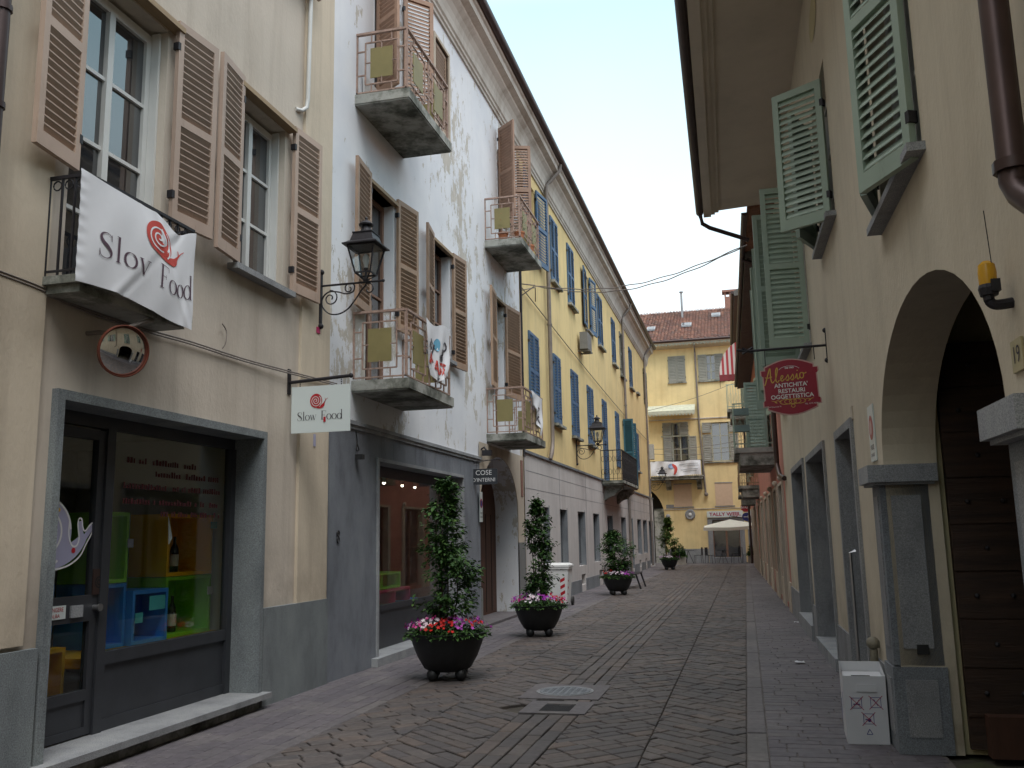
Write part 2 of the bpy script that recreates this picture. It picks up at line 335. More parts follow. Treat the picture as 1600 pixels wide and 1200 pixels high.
# lettering --------------------------------------------------------------
def text2d(body, size=1.0, align='CENTER', bold=0):
    cu = bpy.data.curves.new('t', 'FONT'); cu.body = body; cu.size = size; cu.align_x = align; cu.align_y = 'CENTER'; cu.offset = bold; cu.resolution_u = 3
    o = bpy.data.objects.new('t', cu); COL.objects.link(o); dg = bpy.context.evaluated_depsgraph_get(); dg.update()
    me = bpy.data.meshes.new_from_object(o.evaluated_get(dg)); V = [(v.co.x, v.co.y) for v in me.vertices]; Fc = [tuple(p.vertices) for p in me.polygons]
    bpy.data.objects.remove(o); bpy.data.curves.remove(cu); bpy.data.meshes.remove(me); return V, Fc
def put2d(mb, V, Fc, fn):
    i = mb.add([fn(x, y) for x, y in V]); mb.f += [tuple(i+k for k in f) for f in Fc]
def catmull(P, n=6, closed=False):
    out = []; m = len(P)
    rng = range(m if closed else m-1)
    for i in rng:
        g = (lambda k: P[k % m]) if closed else (lambda k: P[min(max(k, 0), m-1)])
        p0, p1, p2, p3 = g(i-1), g(i), g(i+1), g(i+2)
        for j in range(n):
            t = j/n; out.append(tuple(.5*((2*p1[k])+(-p0[k]+p2[k])*t+(2*p0[k]-5*p1[k]+4*p2[k]-p3[k])*t*t+(-p0[k]+3*p1[k]-3*p2[k]+p3[k])*t**3) for k in range(len(p1))))
    if not closed: out.append(tuple(P[-1]))
    return out
def strip2d(pts, closed=False):
    """pts (x,y,w) -> V,F of a ribbon"""
    V = []; Fc = []; m = len(pts)
    for i in range(m):
        a = pts[(i-1) % m] if (closed or i) else pts[0]; c = pts[(i+1) % m] if (closed or i < m-1) else pts[-1]
        dx, dy = c[0]-a[0], c[1]-a[1]; L = math.hypot(dx, dy) or 1; nx, ny = -dy/L, dx/L; w = pts[i][2]/2
        V += [(pts[i][0]+nx*w, pts[i][1]+ny*w), (pts[i][0]-nx*w, pts[i][1]-ny*w)]
    for i in range(m if closed else m-1):
        j = (i+1) % m; Fc.append((2*i, 2*i+1, 2*j+1, 2*j))
    return V, Fc
def ring(cx, cy, rx, ry, thick, thin, n=28):
    return strip2d([(cx+rx*math.cos(a), cy+ry*math.sin(a), thin+(thick-thin)*abs(math.cos(a))**1.3) for a in [2*math.pi*k/n for k in range(n)]], True)
def line(x0, y0, x1, y1, w, n=8): return strip2d([(x0+(x1-x0)*i/n, y0+(y1-y0)*i/n, w) for i in range(n+1)])
def glyph(ch):
    T, t = .075, .018
    if ch == 'S': return [strip2d(catmull([(.42, .53, .02), (.40, .64, .02), (.27, .70, .02), (.12, .65, .05), (.08, .53, .085), (.16, .42, .1), (.30, .33, .1), (.42, .20, .085), (.41, .08, .045), (.30, .0, .02), (.16, .0, .02), (.07, .06, .02), (.04, .2, .02)], 4)), line(.42, .5, .42, .69, .015), line(.04, .01, .04, .2, .015)], .50
    if ch == 'l': return [line(.10, 0, .10, .74, T), line(.02, .008, .18, .008, t), line(.02, .73, .10, .73, t)], .2
    if ch == 'o': return [ring(.23, .22, .19, .215, .075, .016)], .46
    if ch == 'w': return [line(.04, .43, .17, 0, .065), line(.17, 0, .29, .43, .016), line(.27, .43, .40, 0, .065), line(.40, 0, .53, .43, .016), line(-.02, .43, .12, .43, t), line(.20, .43, .33, .43, t), line(.46, .43, .60, .43, t)], .62
    if ch == 'v': return [line(.04, .43, .19, 0, .065), line(.19, 0, .33, .43, .016), line(-.02, .43, .12, .43, t), line(.26, .43, .40, .43, t)], .40
    if ch == 'F': return [line(.12, 0, .12, .70, .085), line(.02, .008, .24, .008, t), line(.02, .69, .46, .69, t), line(.16, .36, .32, .36, t), line(.455, .69, .455, .55, t), line(.32, .29, .32, .43, t)], .50
    if ch == 'd': return [ring(.22, .22, .18, .215, .075, .016), line(.42, 0, .42, .74, T), line(.33, .73, .42, .73, t), line(.42, .008, .50, .008, t)], .52
    return [], .22
def word(mb, s, fn, kern=.03):
    x = 0
    for ch in s:
        g, w = glyph(ch)
        for V, Fc in g: put2d(mb, [(x+a, b) for a, b in V], Fc, fn)
        x += w+kern
    return x
def snail(mb_red, mb_white, fn, fn2):
    """unit: disc radius .5 at origin"""
    n = 40; put2d(mb_red, [(0, 0)]+[(.5*math.cos(2*math.pi*k/n)*.93, .5*math.sin(2*math.pi*k/n)) for k in range(n)], [(0, 1+k, 1+(k+1) % n) for k in range(n)], fn)
    V, Fc = strip2d([(-.02+(.03+.40*t)*math.cos(4.2+t*15.5)*.93, (.03+.40*t)*math.sin(4.2+t*15.5), .045) for t in [i/60 for i in range(61)]]); put2d(mb_white, V, Fc, fn2)
    V, Fc = strip2d(catmull([(.05, -.50, .05), (.25, -.50, .12), (.42, -.42, .2), (.55, -.30, .2), (.62, -.16, .09), (.70, -.02, .05), (.80, .10, .03), (.90, .15, .03)], 5)); put2d(mb_red, V, Fc, fn)
    V, Fc = strip2d(catmull([(.64, -.12, .04), (.70, .02, .03), (.68, .16, .03)], 5)); put2d(mb_red, V, Fc, fn)
    V, Fc = strip2d(catmull([(.36, .22, .04), (.38, -.02, .045), (.36, -.25, .04), (.28, -.45, .03)], 5)); put2d(mb_white, V, Fc, fn2)

# facades ------------------------------------------------------------------
def facade(mb, u0, u1, z0, z1, holes, dth=.3):
    """holes: (a,b,c,d,depth[,arch_rise]); wall sheet at d=0 with real reveals and an arch when asked"""
    us = sorted({u0, u1, *[h[0] for h in holes], *[h[1] for h in holes]}); zs = sorted({z0, z1, *[h[2] for h in holes], *[h[3] for h in holes]})
    us = [x for x in us if u0 <= x <= u1]; zs = [x for x in zs if z0 <= x <= z1]
    for i in range(len(us)-1):
        for j in range(len(zs)-1):
            a, b, c, d = us[i], us[i+1], zs[j], zs[j+1]; mu, mz = (a+b)/2, (c+d)/2
            if any(h[0] < mu < h[1] and h[2] < mz < h[3] for h in holes): continue
            mb.face([(a, 0, c), (b, 0, c), (b, 0, d), (a, 0, d)])
    for h in holes:
        a, b, c, d, dp = h[:5]; rise = h[5] if len(h) > 5 else 0
        if not rise:
            mb.face([(a, 0, d), (b, 0, d), (b, -dp, d), (a, -dp, d)]); mb.face([(a, 0, c), (a, -dp, c), (a, -dp, d), (a, 0, d)]); mb.face([(b, 0, c), (b, -dp, c), (b, -dp, d), (b, 0, d)])
            if c > z0+.01: mb.face([(a, 0, c), (b, 0, c), (b, -dp, c), (a, -dp, c)])
        else:
            sp = d-rise; n = 24; cu = (a+b)/2; r = (b-a)/2
            P = [(cu-r*math.cos(math.pi*k/n), sp+rise*math.sin(math.pi*k/n)) for k in range(n+1)]
            mb.face([(a, 0, c), (a, -dp, c), (a, -dp, sp), (a, 0, sp)]); mb.face([(b, 0, c), (b, -dp, c), (b, -dp, sp), (b, 0, sp)])
            for k in range(n):
                (p, q), (s, t) = P[k], P[k+1]
                mb.face([(p, 0, q), (s, 0, t), (s, 0, d), (p, 0, d)]); mb.face([(p, 0, q), (s, 0, t), (s, -dp, t), (p, -dp, q)])
    return mb
def solid_back(mb, u0, u1, z0, z1, depth):
    """sides, back and top so that the building is a volume from other positions"""
    mb.face([(u0, 0, z0), (u0, -depth, z0), (u0, -depth, z1), (u0, 0, z1)]); mb.face([(u1, 0, z0), (u1, -depth, z0), (u1, -depth, z1), (u1, 0, z1)])
    mb.face([(u0, -depth, z0), (u1, -depth, z0), (u1, -depth, z1), (u0, -depth, z1)]); mb.face([(u0, 0, z1), (u1, 0, z1), (u1, -depth, z1), (u0, -depth, z1)])
def window(F, parent, u0, u1, z0, z1, d, cols=2, rows=3, mat=None, fw=.05, sill=None, sillm=None, glass=None, ks=.25):
    mat = mat or M_winframe; m = MB(F); t = .05
    m.box(u0, u0+fw, d, d+t, z0, z1).box(u1-fw, u1, d, d+t, z0, z1).box(u0+fw, u1-fw, d, d+t, z1-fw, z1).box(u0+fw, u1-fw, d, d+t, z0, z0+fw)
    W_ = u1-u0-2*fw; H_ = z1-z0-2*fw
    for c in range(1, cols): x = u0+fw+W_*c/cols; m.box(x-.035, x+.035, d, d+t+.012, z0+fw, z1-fw)
    for r in range(1, rows): z = z0+fw+H_*r/rows; m.box(u0+fw, u1-fw, d+.004, d+t-.006, z-.016, z+.016)
    o = m.build('window', mat, parent)
    MB(F).box(u0+.02, u1-.02, d+.008, d+.018, z0+.02, z1-.02).build('pane', glass or M_pane, o)
    if sill: MB(F).box(u0-.1, u1+.1, d, sill, z0-.06, z0).build('sill', sillm or M_granite, o)
    return o
def shutter(F, parent, uh, side, z0, z1, w, ang, mat, dh=.03, mids=1, pitch=.062, tilt=None, name='shutter'):
    tilt = tilt if tilt is not None else (-.95 if mat in (M_shut_b, M_shut_w) else .95)
    """one louvred leaf hinged at uh; ang 0 = flat on the wall"""
    ang += random.uniform(-1, 2.5) if ang > 0 else 0; ca, sa = math.cos(R_(ang)), math.sin(R_(ang))
    def L(a, t, z): return F(uh+side*(a*ca-t*sa), dh+a*sa+t*ca, z)
    m = MB(L); th = .042; st = .065; rl = .075
    m.box(0, st, 0, th, z0, z1).box(w-st, w, 0, th, z0, z1)
    zz = [z0+rl*1.5]+[z0+(z1-z0)*k/(mids+1) for k in range(1, mids+1)]+[z1-rl]
    m.box(st, w-st, 0, th, z0, z0+rl*1.5).box(st, w-st, 0, th, z1-rl, z1)
    for k in range(1, mids+1): m.box(st, w-st, 0, th, zz[k]-rl/2, zz[k]+rl/2)
    for k in range(len(zz)-1):
        a = zz[k]+(rl/2 if k else 0); b = zz[k+1]-(rl/2 if k < len(zz)-2 else 0); n = max(2, int((b-a)/pitch))
        for i in range(n):
            zc = a+(i+.5)*(b-a)/n; dz = (b-a)/n*.47*tilt*random.uniform(.9, 1.03); th2 = .005
            m.hexa([(st, .004, zc+dz), (w-st, .004, zc+dz), (w-st, th-.004, zc-dz), (st, th-.004, zc-dz), (st, .004, zc+dz+2*th2), (w-st, .004, zc+dz+2*th2), (w-st, th-.004, zc-dz+2*th2), (st, th-.004, zc-dz+2*th2)])
    o = m.build(name, mat, parent)
    [MB(L).box(-.015, .02, -.012, th+.004, z-.035, z+.035).build('hinge', M_iron, o) for z in (z0+.25, z1-.25)]
    return o
def pipe(F, parent, pts, r, mat, name='downspout', clamps=()):
    m = MB(F); m.tube(pts, r, 10)
    for (u, d, z) in clamps: m.lathe([(r*1.25, -.02), (r*1.25, .02)], (u, d, z), 10)
    return m.build(name, mat, parent, smooth=True)

# ================================================================== GROUND
MB().box(-60, 60, -40, 140, -.3, -.03).build('ground', M_joint, None, loc=(0, 0, -.3))['kind'] = 'structure'
def clip_x(poly, x, keep_less):
    out = []; n = len(poly)
    for i in range(n):
        a, b = poly[i], poly[(i+1) % n]; ia = (a[0] <= x) == keep_less; ib = (b[0] <= x) == keep_less
        if ia: out.append(a)
        if ia != ib: t = (x-a[0])/(b[0]-a[0]); out.append((x, a[1]+(b[1]-a[1])*t))
    return out
def stone(mb, poly, gap=.006, h=.03, zj=.0045, rim=.007):
    cx = sum(p[0] for p in poly)/len(poly); cy = sum(p[1] for p in poly)/len(poly); z = random.uniform(-zj, zj); tx, ty = random.uniform(-.012, .012), random.uniform(-.012, .012)
    def ins(g):
        n = len(poly); sg_ = 1 if sum(poly[k][0]*poly[(k+1) % n][1]-poly[(k+1) % n][0]*poly[k][1] for k in range(n)) > 0 else -1; L_ = []
        for k in range(n):
            (xa_, ya_), (xb_, yb_) = poly[k], poly[(k+1) % n]; l = math.hypot(xb_-xa_, yb_-ya_) or 1e-9; nx_, ny_ = -(yb_-ya_)/l*sg_, (xb_-xa_)/l*sg_; L_.append((nx_, ny_, nx_*xa_+ny_*ya_+g))
        o = []
        for k in range(n):
            a_, b_ = L_[k-1], L_[k]; D = a_[0]*b_[1]-a_[1]*b_[0]
            if abs(D) < .05: o.append((poly[k][0]+b_[0]*g, poly[k][1]+b_[1]*g)); continue
            px_, py_ = (a_[2]*b_[1]-b_[2]*a_[1])/D, (a_[0]*b_[2]-b_[0]*a_[2])/D
            if math.hypot(px_-poly[k][0], py_-poly[k][1]) > math.hypot(cx-poly[k][0], cy-poly[k][1])*.8: px_, py_ = poly[k][0]+(cx-poly[k][0])*.8, poly[k][1]+(cy-poly[k][1])*.8
            o.append((px_, py_))
        return o
    o1 = ins(gap); o2 = ins(gap+rim); n = len(poly)
    i = mb.add([(x, y, -h) for x, y in o1]+[(x, y, z-.006+(x-cx)*tx+(y-cy)*ty) for x, y in o1]+[(x, y, z+(x-cx)*tx+(y-cy)*ty) for x, y in o2])
    mb.f.append(tuple(i+2*n+k for k in range(n)))
    for k in range(n):
        k2 = (k+1) % n; mb.f.append((i+k, i+k2, i+n+k2, i+n+k)); mb.f.append((i+n+k, i+n+k2, i+2*n+k2, i+2*n+k))
def area(p): return abs(sum(p[i][0]*p[(i+1) % len(p)][1]-p[(i+1) % len(p)][0]*p[i][1] for i in range(len(p))))/2
Y0, Y1 = -3, 50.2
mb = MB()
bands = [(-3.60, -2.86, 1), (-2.86, -2.12, -1), (-1.58, -.84, 1), (-.84, -.09, -1)]
def skip(poly):   # manhole and drain slabs
    cx = sum(p[0] for p in poly)/len(poly); cy = sum(p[1] for p in poly)/len(poly); return -2.27 < cx < -1.56 and (9.40 < cy < 10.12 or 8.66 < cy < 9.08)
for (xa, xb, sg) in bands:
    wd = xb-xa; c = math.cos(R_(42)); s_ = math.sin(R_(42))
    y = Y0-1.5
    row = 0
    while y < Y1+.5:
        tcol = random.uniform(.12, .15); p = -random.uniform(0, .25)
        while p < wd/c+.2:
            L = random.uniform(.22, .34)
            def T(a, b): # a along course, b across
                return (xa+(a*c-b*s_), y+sg*0+(a*s_+b*c)) if sg > 0 else (xb-(a*c-b*s_), y+(a*s_+b*c))
            q = [T(p, 0), T(p+L, 0), T(p+L, tcol), T(p, tcol)]
            q = clip_x(clip_x(q, xa-.003, False), xb+.003, True)
            if len(q) >= 3 and area(q) > .0012 and not skip(q):
                yy = sum(k[1] for k in q)/len(q)
                if Y0 < yy < Y1: stone(mb, q)
            p += L
        y += tcol/c; row += 1
mb.build('carriageway', M_setts, None, norm=False, loc=(0, 0, 0))['kind'] = 'structure'
mb = MB()
for k in range(4):
    xa = -2.12+k*.135; y = Y0-random.random()*.3
    while y < Y1:
        L = random.uniform(.28, .42); q = [(xa, y), (xa+.135, y), (xa+.135, y+L), (xa, y+L)]
        if not skip(q): stone(mb, q, .005)
        y += L
mb.build('runner_strip', M_setts, None, norm=False, loc=(0, 0, 0))['kind'] = 'structure'
mb = MB(); mk = MB()
def slabrows(mb, x0, x1, wx, L0, L1, ya, yb, gap=.004):
    n = round((x1-x0)/wx); wx = (x1-x0)/n
    for k in range(n):
        y = ya-random.random()*L1
        while y < yb:
            L = random.uniform(L0, L1); stone(mb, [(x0+k*wx, y), (x0+(k+1)*wx, y), (x0+(k+1)*wx, y+L), (x0+k*wx, y+L)], gap, .02, .002, .005); y += L
slabrows(mb, -4.84, -3.73, .17, .28, .42, Y0, Y1)
y = Y0
while y < Y1:   # right pavement: courses across
    w = random.uniform(.125, .15); x = .07-random.uniform(0, .25)
    while x < 1.25:
        L = random.uniform(.3, .45); a, b = max(x, .07), min(x+L, 1.28)
        if b-a > .05: stone(mb, [(a, y), (b, y), (b, y+w), (a, y+w)], .004, .02, .002, .005)
        x += L
    y += w
mb.build('pavement', M_slabs, None, norm=False, loc=(0, 0, 0))['kind'] = 'structure'
for x0, x1 in ((-3.73, -3.60), (-.09, .07)):
    y = Y0
    while y < Y1: L = random.uniform(.6, 1.1); stone(mk, [(x0, y), (x1, y), (x1, y+L), (x0, y+L)], .004, .03, .002, .006); y += L
mk.build('kerb', M_kerb, None, norm=False, loc=(0, 0, 0))['kind'] = 'structure'
mb = MB(); mb.box(-4.9, -3.60, Y0, Y1, -.02, -.0085).box(-.09, 1.3, Y0, Y1, -.02, -.0085); mb.build('pavement_bed', M_mortar)['kind'] = 'structure'
mb = MB()   # square at the end of the street, behind, and side street
for ix in range(-14, 10):
    for iy in range(8):
        stone(mb, [(ix, 50.2+iy*.5), (ix+1, 50.2+iy*.5), (ix+1, 50.7+iy*.5), (ix, 50.7+iy*.5)], .006, .02, .003)
mb.build('side_street', M_slabs, None, norm=False, loc=(0, 0, 0))['kind'] = 'structure'
# manhole cover and drain grate in the runner strip
t = thing('manhole_cover', 'round iron manhole cover set in a pale stone slab in the middle of the street', 'manhole cover', (-1.92, 9.76, 0))
m = MB(); m.box(-2.33, -1.51, 9.32, 10.2, -.03, .009); m.build('stone_slab', M_kerb, t)
m = MB(); m.lathe([(.30, .0095), (.30, .015), (.275, .015), (.27, .012), (.01, .012)], (-1.93, 9.76, 0), 40); m.build('rim', M_granite, t)
m = MB(); m.lathe([(.265, .0125), (.265, .017), (.01, .017)], (-1.93, 9.76, 0), 40)
for i in range(-3, 4):
    for j in range(-3, 4):
        if i*i+j*j < 12: m.box(-1.93+i*.066-.02, -1.93+i*.066+.02, 9.76+j*.066-.02, 9.76+j*.066+.02, .017, .021)
m.build('lid', M_granite_d, t)
t = thing('drain_grate', 'iron drain grate in a pale stone frame just before the manhole cover', 'drain grate', (-1.85, 8.87, 0))
m = MB(); m.box(-2.14, -1.97, 8.56, 9.18, -.03, .009).box(-1.68, -1.52, 8.56, 9.18, -.03, .009).box(-1.97, -1.68, 8.56, 8.66, -.03, .009).box(-1.97, -1.68, 9.04, 9.18, -.03, .009); m.build('stone_frame', M_kerb, t)
m = MB(); [m.box(-1.97, -1.68, 8.69+k*.05, 8.715+k*.05, -.02, .006) for k in range(7)]; m.build('grate', M_iron, t)
MB().box(-1.97, -1.68, 8.66, 9.04, -.03, -.022).build('sump', M_black, t)
# scraps of paper
for i, (x, y, sz, lb) in enumerate([(.55, 12.2, .07, 'small crumpled white paper scrap on the right pavement, nearer one'), (.78, 17.5, .05, 'tiny white paper scrap on the right pavement, farther one')]):
    m = MB(); n = 5
    i0 = m.add([(x+(a-2)*sz/2.5, y+(b-2)*sz/2, .012+random.uniform(0, .02)) for a in range(n) for b in range(n)])
    m.f = [(i0+a*n+b, i0+a*n+b+1, i0+(a+1)*n+b+1, i0+(a+1)*n+b) for a in range(n-1) for b in range(n-1)]
    tag(m.build('paper_scrap', M_cardb), lb, 'litter')

# ================================================================== BEIGE BUILDING (left, near)
F = FL
B1 = thing('beige_building', 'beige plastered building at the left with taupe shutters above a dark framed shop', 'building', (-4.78, 6, 0))
U0, U1 = -6, 9.95
w1 = (5.50, 6.62, 3.50, 6.16); w2 = (7.80, 8.80, 4.32, 6.18)
shop = (5.55, 8.42, .14, 2.66)
m = MB(F); facade(m, U0, U1, 0, 10.6, [shop+(.34,), w1+(.22,), w2+(.22,), (1.2, 2.2, 4.3, 6.2, .22), (-3.5, -2.5, 4.3, 6.2, .22), (5.5, 6.6, 8.1, 10, .22), (7.8, 8.8, 8.1, 10, .22)]); solid_back(m, U0, U1, 0, 10.6, 9)
m.build('wall', M_beige, B1)
m = MB(F); m.box(9.22, 9.95, 0, .035, .95, 10.55).box(4.6, 5.33, 0, .03, .95, 10.55); m.build('pilaster_strip', M_beige2, B1)
m = MB(F); m.box(8.5, 9.965, 0, .05, 0, .95).box(U0, 5.45, 0, .05, 0, .92); m.build('plinth', M_granite_v, B1)
m = MB(F); m.box(5.48, 5.555, -.34, .055, .14, 2.725).box(8.412, 8.475, -.34, .055, .14, 2.725).box(5.555, 8.412, -.34, .055, 2.652, 2.725); m.build('shop_surround', M_granite_v, B1)
m = MB(F); m.box(5.38, 8.52, -.4, .15, .095, .147); m.build('threshold', M_granite, B1)
m = MB(F); m.box(5.46, 8.46, -.3, .06, 0, .099); m.build('step_base', M_concrete, B1)
m = MB(F); m.box(U0, U1+.0, -.5, .62, 10.6, 10.72); m.build('eave', M_cornice, B1)
m = MB(F); m.prism([(.62, 10.72), (-4.2, 12.8), (-9, 10.72)], 'u', U0, U1); m.build('roof', M_tile, B1)
# shop frame: door + display window
sf = MB(F); D0, D1 = -.34, -.28
sf.box(5.55, 8.42, D0, D1, 2.55, 2.66).box(5.55, 5.62, D0, D1, .14, 2.55).box(8.33, 8.42, D0, D1+.02, .14, 2.55).box(6.44, 6.54, D0, D1+.02, .14, 2.55)
sf.box(6.54, 8.33, D0, D1, .14, .24).box(6.54, 8.33, D0+.01, D1-.015, .24, .66).box(6.54, 8.33, D0, D1+.01, .66, .76)
sf.build('shop_frame', M_anth, B1)
gl = MB(F); gl.box(6.54, 8.33, D0+.02, D0+.03, .76, 2.55); gl.build('display_glass', M_shopglass, B1)
dr = MB(F); dr.box(5.62, 5.70, D0, D1, .16, 2.53).box(6.36, 6.44, D0, D1, .16, 2.53).box(5.70, 6.36, D0, D1, .16, .22).box(5.70, 6.36, D0+.01, D1-.015, .22, .42).box(5.70, 6.36, D0, D1, .42, .50).box(5.70, 6.36, D0, D1, 1.02, 1.22).box(5.70, 6.36, D0, D1, 2.45, 2.53)
do = dr.build('shop_door', M_anth, B1)
g2 = MB(F); g2.box(5.70, 6.36, D0+.02, D0+.03, .50, 1.02).box(5.70, 6.36, D0+.02, D0+.03, 1.22, 2.45); g2.build('door_glass', M_shopglass, do)
hd = MB(F); hd.lathe([(.022, 0), (.022, .05), (.03, .05), (.03, .065), (.01, .065)], (6.40, D1, 1.12), 14, 'y'); hd.build('door_knob', M_steel, do)
rm = MB(F); rm.box(5.2, 9.6, -3.2, -3.15, .1, 2.8).box(5.15, 5.2, -3.2, -.36, .1, 2.8).box(9.6, 9.65, -3.2, -.36, .1, 2.8).box(5.2, 9.6, -3.15, -.36, 2.75, 2.8).box(5.2, 9.6, -3.15, -.36, .08, .13); rm.build('shop_room', M_room, B1)
rc = MB(F); rc.box(8.92, 9.0, -2.2, -.345, .13, 2.75); rc.build('side_wall', M_whitepaint, B1)
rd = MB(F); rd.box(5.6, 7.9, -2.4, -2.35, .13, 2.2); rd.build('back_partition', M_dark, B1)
pl = MB(F); pl.box(6.56, 8.9, -1.35, -.36, .62, .70); pl.build('display_shelf', M_cy, B1)
# windows
window(F, B1, w1[0], w1[1], 3.5, 6.12, -.2, 2, 4, fw=.09)
window(F, B1, w2[0], w2[1], 4.32, 6.14, -.2, 2, 3, fw=.08, sill=.12)
window(F, B1, 5.5, 6.6, 8.1, 10, -.2, 2, 3, fw=.08, sill=.1); window(F, B1, 7.8, 8.8, 8.1, 10, -.2, 2, 3, fw=.08, sill=.1)
for a in (1.2, -3.5): window(F, B1, a, a+1, 4.3, 6.2, -.2, 2, 3, fw=.08, sill=.1)
for a, b, c, d in ((5.50, 6.62, 3.52, 6.14), (7.80, 8.80, 4.34, 6.16)):
    for x0_, x1_ in ((a+.004, a+.03), (b-.03, b-.004)): MB(F).box(x0_, x1_, -.148, -.07, c, d).build('inner_jamb', M_winframe, B1)
for (a, b, zt) in ((5.35, 6.72, 6.18), (7.72, 8.88, 6.19)): MB(F).box(a, b, -.18, .11, zt, zt+.05).build('lintel_board', M_tanwood, B1)
shutter(F, B1, 5.50, -1, 4.38, 6.30, .52, 8, M_shut_b, mids=1, dh=.05)
shutter(F, B1, 6.66, 1, 4.38, 6.28, .54, 5, M_shut_b, mids=1, dh=.05)
shutter(F, B1, 7.76, -1, 4.33, 6.30, .50, 6, M_shut_b, mids=1, dh=.06)
shutter(F, B1, 8.88, 1, 4.33, 6.27, .58, 4, M_shut_b, mids=1, dh=.05)
for a in (5.5, 7.8): shutter(F, B1, a, -1, 8.1, 10, .5, 5, M_shut_b, dh=.05); shutter(F, B1, a+1.05, 1, 8.1, 10, .5, 5, M_shut_b, dh=.05)
# balcony
bs = MB(F); bs.box(5.28, 6.62, 0, .36, 3.44, 3.50).box(5.32, 6.58, 0, .31, 3.38, 3.44); bal = bs.build('balcony', M_concrete, B1)
rl = MB(F); zt = 4.24
for u in (5.30, 6.60):
    rl.box(u-.012, u+.012, 0, .35, zt-.012, zt+.012).box(u-.008, u+.008, 0, .35, 3.53, 3.545)
    for k in range(4): rl.box(u-.007, u+.007, .02+k*.107, .034+k*.107, 3.5, zt)
rl.box(5.29, 6.61, .33, .36, zt-.012, zt+.012).box(5.29, 6.61, .338, .352, 3.53, 3.545)
for k in range(13): u = 5.31+k*.107; rl.box(u-.007, u+.007, .338, .352, 3.5, zt)
for k in range(10): rl.tube([(5.42+k*.12+.035*math.cos(a), .345, zt-.06+.035*math.sin(a)) for a in [2*math.pi*q/10 for q in range(10)]], .006, 5, True)
for k in range(3): rl.tube([(5.30, .09+k*.1+.035*math.cos(a), zt-.06+.035*math.sin(a)) for a in [2*math.pi*q/10 for q in range(10)]], .006, 5, True)
rl.build('railing', M_iron, bal)
pipe(F, B1, [(9.24, .07, 10.5), (9.22, .07, 8), (9.19, .07, 6.75), (9.19, .055, 6.65), (9.12, .03, 6.58), (9.02, .0, 6.56)], .025, M_winframe, 'conduit')
pipe(F, B1, [(4.66, .12, 10.5), (4.66, .12, 5.2), (4.66, .12, 4.15), (4.66, .12, 0.0)], .05, M_gutter, 'downspout', [(4.66, .12, 5.2), (4.66, .12, 4.5)])
cb = MB(F)
for off in (0, .022):
    pts = [(4.2, .03, 3.42+off), (4.9, .03, 3.41+off), (5.28, .03, 3.40+off), (5.6, .03, 3.36+off), (6.1, .03, 3.35+off), (6.6, .03, 3.36+off), (7.14, .03, 3.38+off), (8.0, .03, 3.39+off), (9.0, .06, 3.42+off), (10.1, .06, 3.47+off)]
    cb.tube(catmull(pts, 5), .008, 6)
cb.tube(catmull([(7.62, .03, 3.44), (7.64, .05, 3.5), (7.66, .04, 3.62), (7.6, .03, 3.68)], 5), .006, 6); cb.build('wall_cable', M_grpipe, B1)

# cloth banner on the balcony -------------------------------------------------
def ban(u, v, off=0.0):
    """u 0..1 along, v 0..1 up; returns facade coordinates"""
    U = 5.20+1.40*u
    top = 4.245-.02*math.sin(u*3)-(.09*math.exp(-((u-.82)/.11)**2))-(.02*u)
    bot = 3.42+.03*math.sin(u*5)-.02*u
    z = bot+(top-bot)*v
    d = .372+.006*math.sin(9*u+4*v)*(.3+v*(1-v)*2)+.003*math.sin(21*u-7*v+1)*(1-v*.5)+.02*math.sin(math.pi*v)*math.sin(math.pi*u)
    for c_, sl, w_, a_ in ((.30, -.5, .035, .006), (.36, -.5, .03, -.006), (.95, .35, .025, .007), (1.02, .35, .03, -.006), (.62, .15, .02, .004), (.90, -.1, .03, .005)): d += a_*math.exp(-(((u+sl*v)-c_)/w_)**2)*(.4+.6*abs(2*v-1))
    if u < .07: d += .002*math.sin(v*55)*(1-u/.07)
    return (U, d+off, z)
bo = thing('balcony_banner', 'white cloth banner with red snail and serif lettering on the small iron balcony', 'banner', FL(5.9, .38, 3.42))
nu, nv = 110, 60; m = MB(F); i0 = m.add([ban(i/nu, j/nv) for i in range(nu+1) for j in range(nv+1)]+[ban(i/nu, j/nv, -.003) for i in range(nu+1) for j in range(nv+1)])
K = (nu+1)*(nv+1)
for s_ in (0, K):
    for i in range(nu):
        for j in range(nv): a = i0+s_+i*(nv+1)+j; m.f.append((a, a+1, a+nv+2, a+nv+1))
m.build('cloth', M_cloth, bo, smooth=False, norm=False)
for p in bo.children[0].data.polygons: p.use_smooth = True
fnb = lambda x, y: ban(.13+x*.243, .50+y*.28-x*.055, .0045)
m = MB(F); word(m, 'Slov', lambda x, y: ban(.14+x*.24, .285+y*.34+x*.010, .0045), .07)
word(m, 'Food', lambda x, y: ban(.65+x*.172, .275+y*.34+x*.012, .0045), .0)
m.build('lettering', M_plum, bo, norm=False)
mr, mw = MB(F), MB(F)
sn = lambda o: (lambda x, y: ban(.635+x*.27, .75+y*.33, o)); snail(mr, mw, sn(.0045), sn(.0065)); mr.build('snail_emblem', M_redb, bo, norm=False); mw.build('snail_spiral', M_cloth, bo, norm=False)

